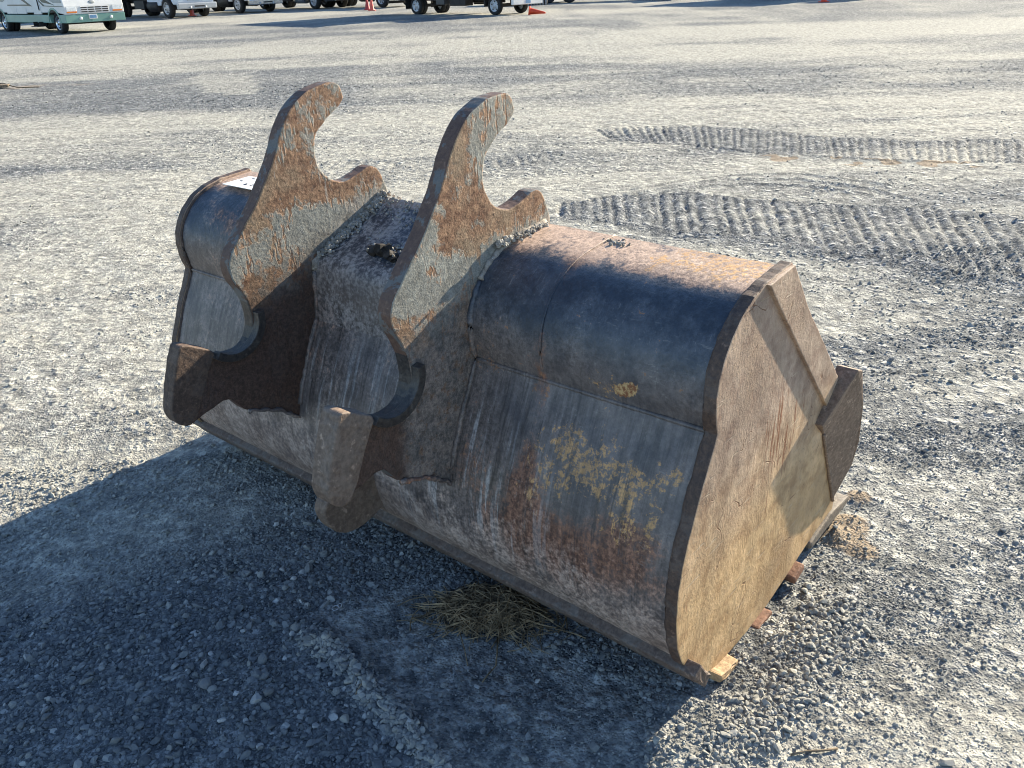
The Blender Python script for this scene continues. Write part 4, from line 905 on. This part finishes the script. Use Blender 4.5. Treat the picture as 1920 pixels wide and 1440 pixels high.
# ---- low dark trailers far behind
def trailer(label):
    t = empty('flatbed_trailer'); tag(t, label, 'trailer', 'low dark trailers far behind')
    dk = box('deck', (0, 0, 1.25), (11.0, 2.5, .26), V_DGREY, t, .02)
    for k in range(9): box('stake_pocket', (-5 + k * 1.25, -1.27, 1.24), (.10, .05, .20), V_BLACK, dk, .005)
    box('headboard', (5.4, 0, 1.9), (.10, 2.4, 1.1), V_DGREY, t, .01)
    for s in (-1, 1): box('landing_leg', (3.4, s * .8, .56), (.14, .14, 1.1), V_BLACK, t, .01); box('beam', (0, s * .45, .98), (10.4, .14, .30), V_BLACK, t, .01)
    for x in (-4.3, -3.1, -1.9):
        for s in (-1, 1):
            for d in (0, .32): wheel('big', t, x, s * (1.06 - d), s < 0)
        box('axle', (x, 0, .48), (.16, 1.9, .16), V_BLACK, t, .03)
    for k in range(6): box('tool_locker', (-.6 + k * .75, -.95, .70), (.62, .5, .50), V_BLACK, t, .01)
    return t
t1 = trailer('dark flatbed trailer at the far edge behind the toppled cone'); t1.location = (6.0, 53.6, 0); t1.rotation_euler = (0, 0, R(-4))
t2 = trailer('dark flatbed trailer at the far edge of the yard toward the right corner'); t2.location = (18.5, 55.0, 0); t2.rotation_euler = (0, 0, R(-5))
crate = empty('slatted_crate', (2.05, 50.6, 0), R(-6)); tag(crate, 'dark slatted crate standing behind the nose of the dark box truck', 'crate')
for k in range(8): box('slat', (-.56 + k * .16, -.4, .42), (.06, .025, .84), V_BOXG, crate, .004)
for z in (.06, .42, .80): box('rail', (0, -.37, z), (1.3, .03, .07), V_BLACK, crate, .004)
box('panel', (0, 0, .42), (1.24, .70, .80), V_BLACK, crate, .01)

# ---- traffic cones
M_CONE = simple('orange_cone_plastic', (0.72, 0.065, 0.018), 0.45, 0, 0.5, 0.08, 6); M_CONEP = simple('faded_cone_plastic', (0.78, 0.14, 0.10), 0.5, 0, 0.5, 0.08, 6)
def cone(loc, label, mat=M_CONE, rot=(0, 0, 0), h=.71):
    e = empty('traffic_cone', loc); e.rotation_euler = rot; tag(e, label, 'traffic cone', 'orange traffic cones')
    bs = box('base', (0, 0, .02), (.38, .38, .04), mat, e, .012)
    lathe('cone_body', [(.15, .04), (.135, .07), (.085, h * .5), (.035, h - .02), (.028, h), (.020, h - .004), (.020, h - .1)], mat, e, 24, 'Z')
    return e
cone((-7.0, 50.9, 0), 'upright orange cone in front of the dark truck, the nearer of the pair', M_CONEP)
cone((-7.45, 52.4, 0), 'red cone half hidden behind the upright orange cone', simple('red_cone_plastic', (0.45, 0.05, 0.05), .5))
fc = cone((1.28, 39.1, .16), 'orange cone lying on its side at the front of the dark box truck', M_CONE, (0, R(97), R(-10)))
cone((14.7, 41.6, 0), 'orange cone standing in the dark shadow at the top right', M_CONE)
cone((-17.4, 52.4, 0), 'small pink cone seen under the pale blue truck', M_CONEP)

# ================================================================== small things on the ground
M_STRAW = simple('dry_straw', (0.25, 0.18, 0.105), 0.8, 0, 0.3, 0.35, 30); M_TWIG = simple('grey_twig', (0.22, 0.17, 0.12), 0.9, 0, 0.2, 0.3, 30); M_PALEWOOD = simple('pale_weathered_wood', (0.42, 0.36, 0.25), 0.8, 0, 0.3, 0.2, 12)
def gh(x, y): return float(height(np.array([x]), np.array([y]))[0])
r = random.Random(3)
bm = bmesh.new(); blades = []
for k in range(1000):
    a = r.uniform(0, 6.28); rad = abs(r.gauss(0, .045)); cx, cy = -0.085 + rad * math.cos(a) * 1.5 - rad * math.sin(a) * .7 + r.choice((0, 0, -.05, .045)), 1.895 + rad * math.sin(a) * .75 + r.choice((0, 0, .03, -.03))
    L = r.uniform(.05, .17); th = r.uniform(0, 6.28); hgt = max(.004, .055 * math.exp(-(rad / .075) ** 2)) * r.uniform(.2, 1.1); bend = r.uniform(-.035, .035)
    d = Vector((math.cos(th), math.sin(th), 0)); nrm = Vector((-d.y, d.x, 0)); pts = []
    for j in range(5):
        s = j / 4 - .5; q_ = Vector((cx, cy, 0)) + d * (L * s) + nrm * (bend * (1 - 4 * s * s)); q_.z = .002 + hgt * (1 - 2.2 * s * s) + r.uniform(0, .004); pts.append(q_)
    blades.append((pts, nrm, r.uniform(.0009, .0021)))
hz_ = height(np.array([p.x for b_ in blades for p in b_[0]]), np.array([p.y for b_ in blades for p in b_[0]])).reshape(-1, 5)
for (pts, nrm, w_), hrow in zip(blades, hz_):
    for p, hh in zip(pts, hrow): p.z += hh
    pr = [bm.verts.new(p - nrm * w_) for p in pts]; pl = [bm.verts.new(p + nrm * w_) for p in pts]; pt = [bm.verts.new(p + Vector((0, 0, w_ * 1.3))) for p in pts]
    for j in range(4):
        bm.faces.new((pr[j], pr[j + 1], pt[j + 1], pt[j])); bm.faces.new((pt[j], pt[j + 1], pl[j + 1], pl[j])); bm.faces.new((pl[j], pl[j + 1], pr[j + 1], pr[j]))
st_ = bm_obj('straw_clump', bm, M_STRAW); tag(st_, 'matted clump of dry straw lying under the lower edge of the bucket', 'straw', kind='stuff')
def stalk(name, pts, rad, mat, label, cat):
    P = [(x, y, gh(x, y) + z) for x, y, z in pts]; o = tube(name, P, rad, mat, None, 6, .15); tag(o, label, cat, 'stray stalks and twigs'); return o
stalk('straw_stalk', [(-.065, 1.80, .012), (-.066, 1.74, .008), (-.070, 1.695, .006), (-.090, 1.665, .006), (-.105, 1.64, .004)], .0022, M_STRAW, 'long bent straw stalk pointing down out of the straw clump', 'straw stalk')
stalk('straw_stalk', [(-.17, 1.82, .010), (-.155, 1.755, .008), (-.145, 1.70, .004)], .0016, M_STRAW, 'thin straight straw stalk left of the bent one', 'straw stalk')
stalk('twig', [(.62, 1.375, .004), (.66, 1.383, .006), (.70, 1.385, .006), (.735, 1.392, .004)], .0028, M_TWIG, 'grey twig lying in the sunlit gravel near the bottom right', 'twig')
stalk('twig', [(-.43, 1.60, .004), (-.42, 1.62, .006), (-.405, 1.645, .004)], .0022, M_TWIG, 'short twig among the shaded pebbles near the bottom left', 'twig')
stalk('twig', [(-9.9, 17.5, .03), (-9.5, 17.1, .06), (-9.2, 16.8, .04), (-8.9, 16.5, .03), (-8.5, 16.45, .03)], .009, M_TWIG, 'grey crooked branch at the left edge of the yard', 'branch')
bd_ = box('board', (-9.55, 16.75, .05), (.6, .25, .04), M_TWIG, None, .008, 2, Matrix.Rotation(R(20), 4, 'Z')); tag(bd_, 'weathered grey board lying under the crooked branch at the left edge', 'board')
# ring pull of a drink can
pull = empty('ring_pull', (-.54, 1.94, gh(-.54, 1.94) + .008), R(35)); tag(pull, 'tiny silver ring pull lying in the shaded gravel', 'ring pull')
pull.rotation_euler = (R(6), R(-8), R(35))
def loop_pts(a, b, cx): return [(cx + a * math.cos(t), b * math.sin(t), 0) for t in np.linspace(0, 2 * math.pi, 20)]
tube('ring', loop_pts(.010, .0085, 0), .0016, V_CHROME, pull, 6); tube('ring', loop_pts(.006, .0068, .0135), .0015, V_CHROME, pull, 6)
# a few larger stones that stand out
def big_stone(x, y, s, seed, label, tone=(0.36, 0.35, 0.32)):
    m_ = stone_mesh('stone', seed, 3); n_ = simple('pale_stone', tone, .9, 0, .2, .15, 60); m_.materials.append(n_)
    o = bpy.data.objects.new('stone', m_); COL.objects.link(o); o.scale = (s, s, s); o.rotation_euler = (0, 0, seed); o.location = (x, y, gh(x, y) + s * .35); tag(o, label, 'stone', 'larger pale stones')
big_stone(-.592, 1.786, .017, 91, 'largest pale stone at the top end of the pebble ridge in shade')
big_stone(-.445, 1.525, .015, 92, 'pale stone lying alone just left of the pebble ridge')
big_stone(-.86, 1.73, .015, 93, 'pale stone in the middle of the shaded gravel at lower left', (0.30, 0.30, 0.30))
big_stone(.965, 1.34, .018, 94, 'pale stone in the sunlit gravel at the lower right')
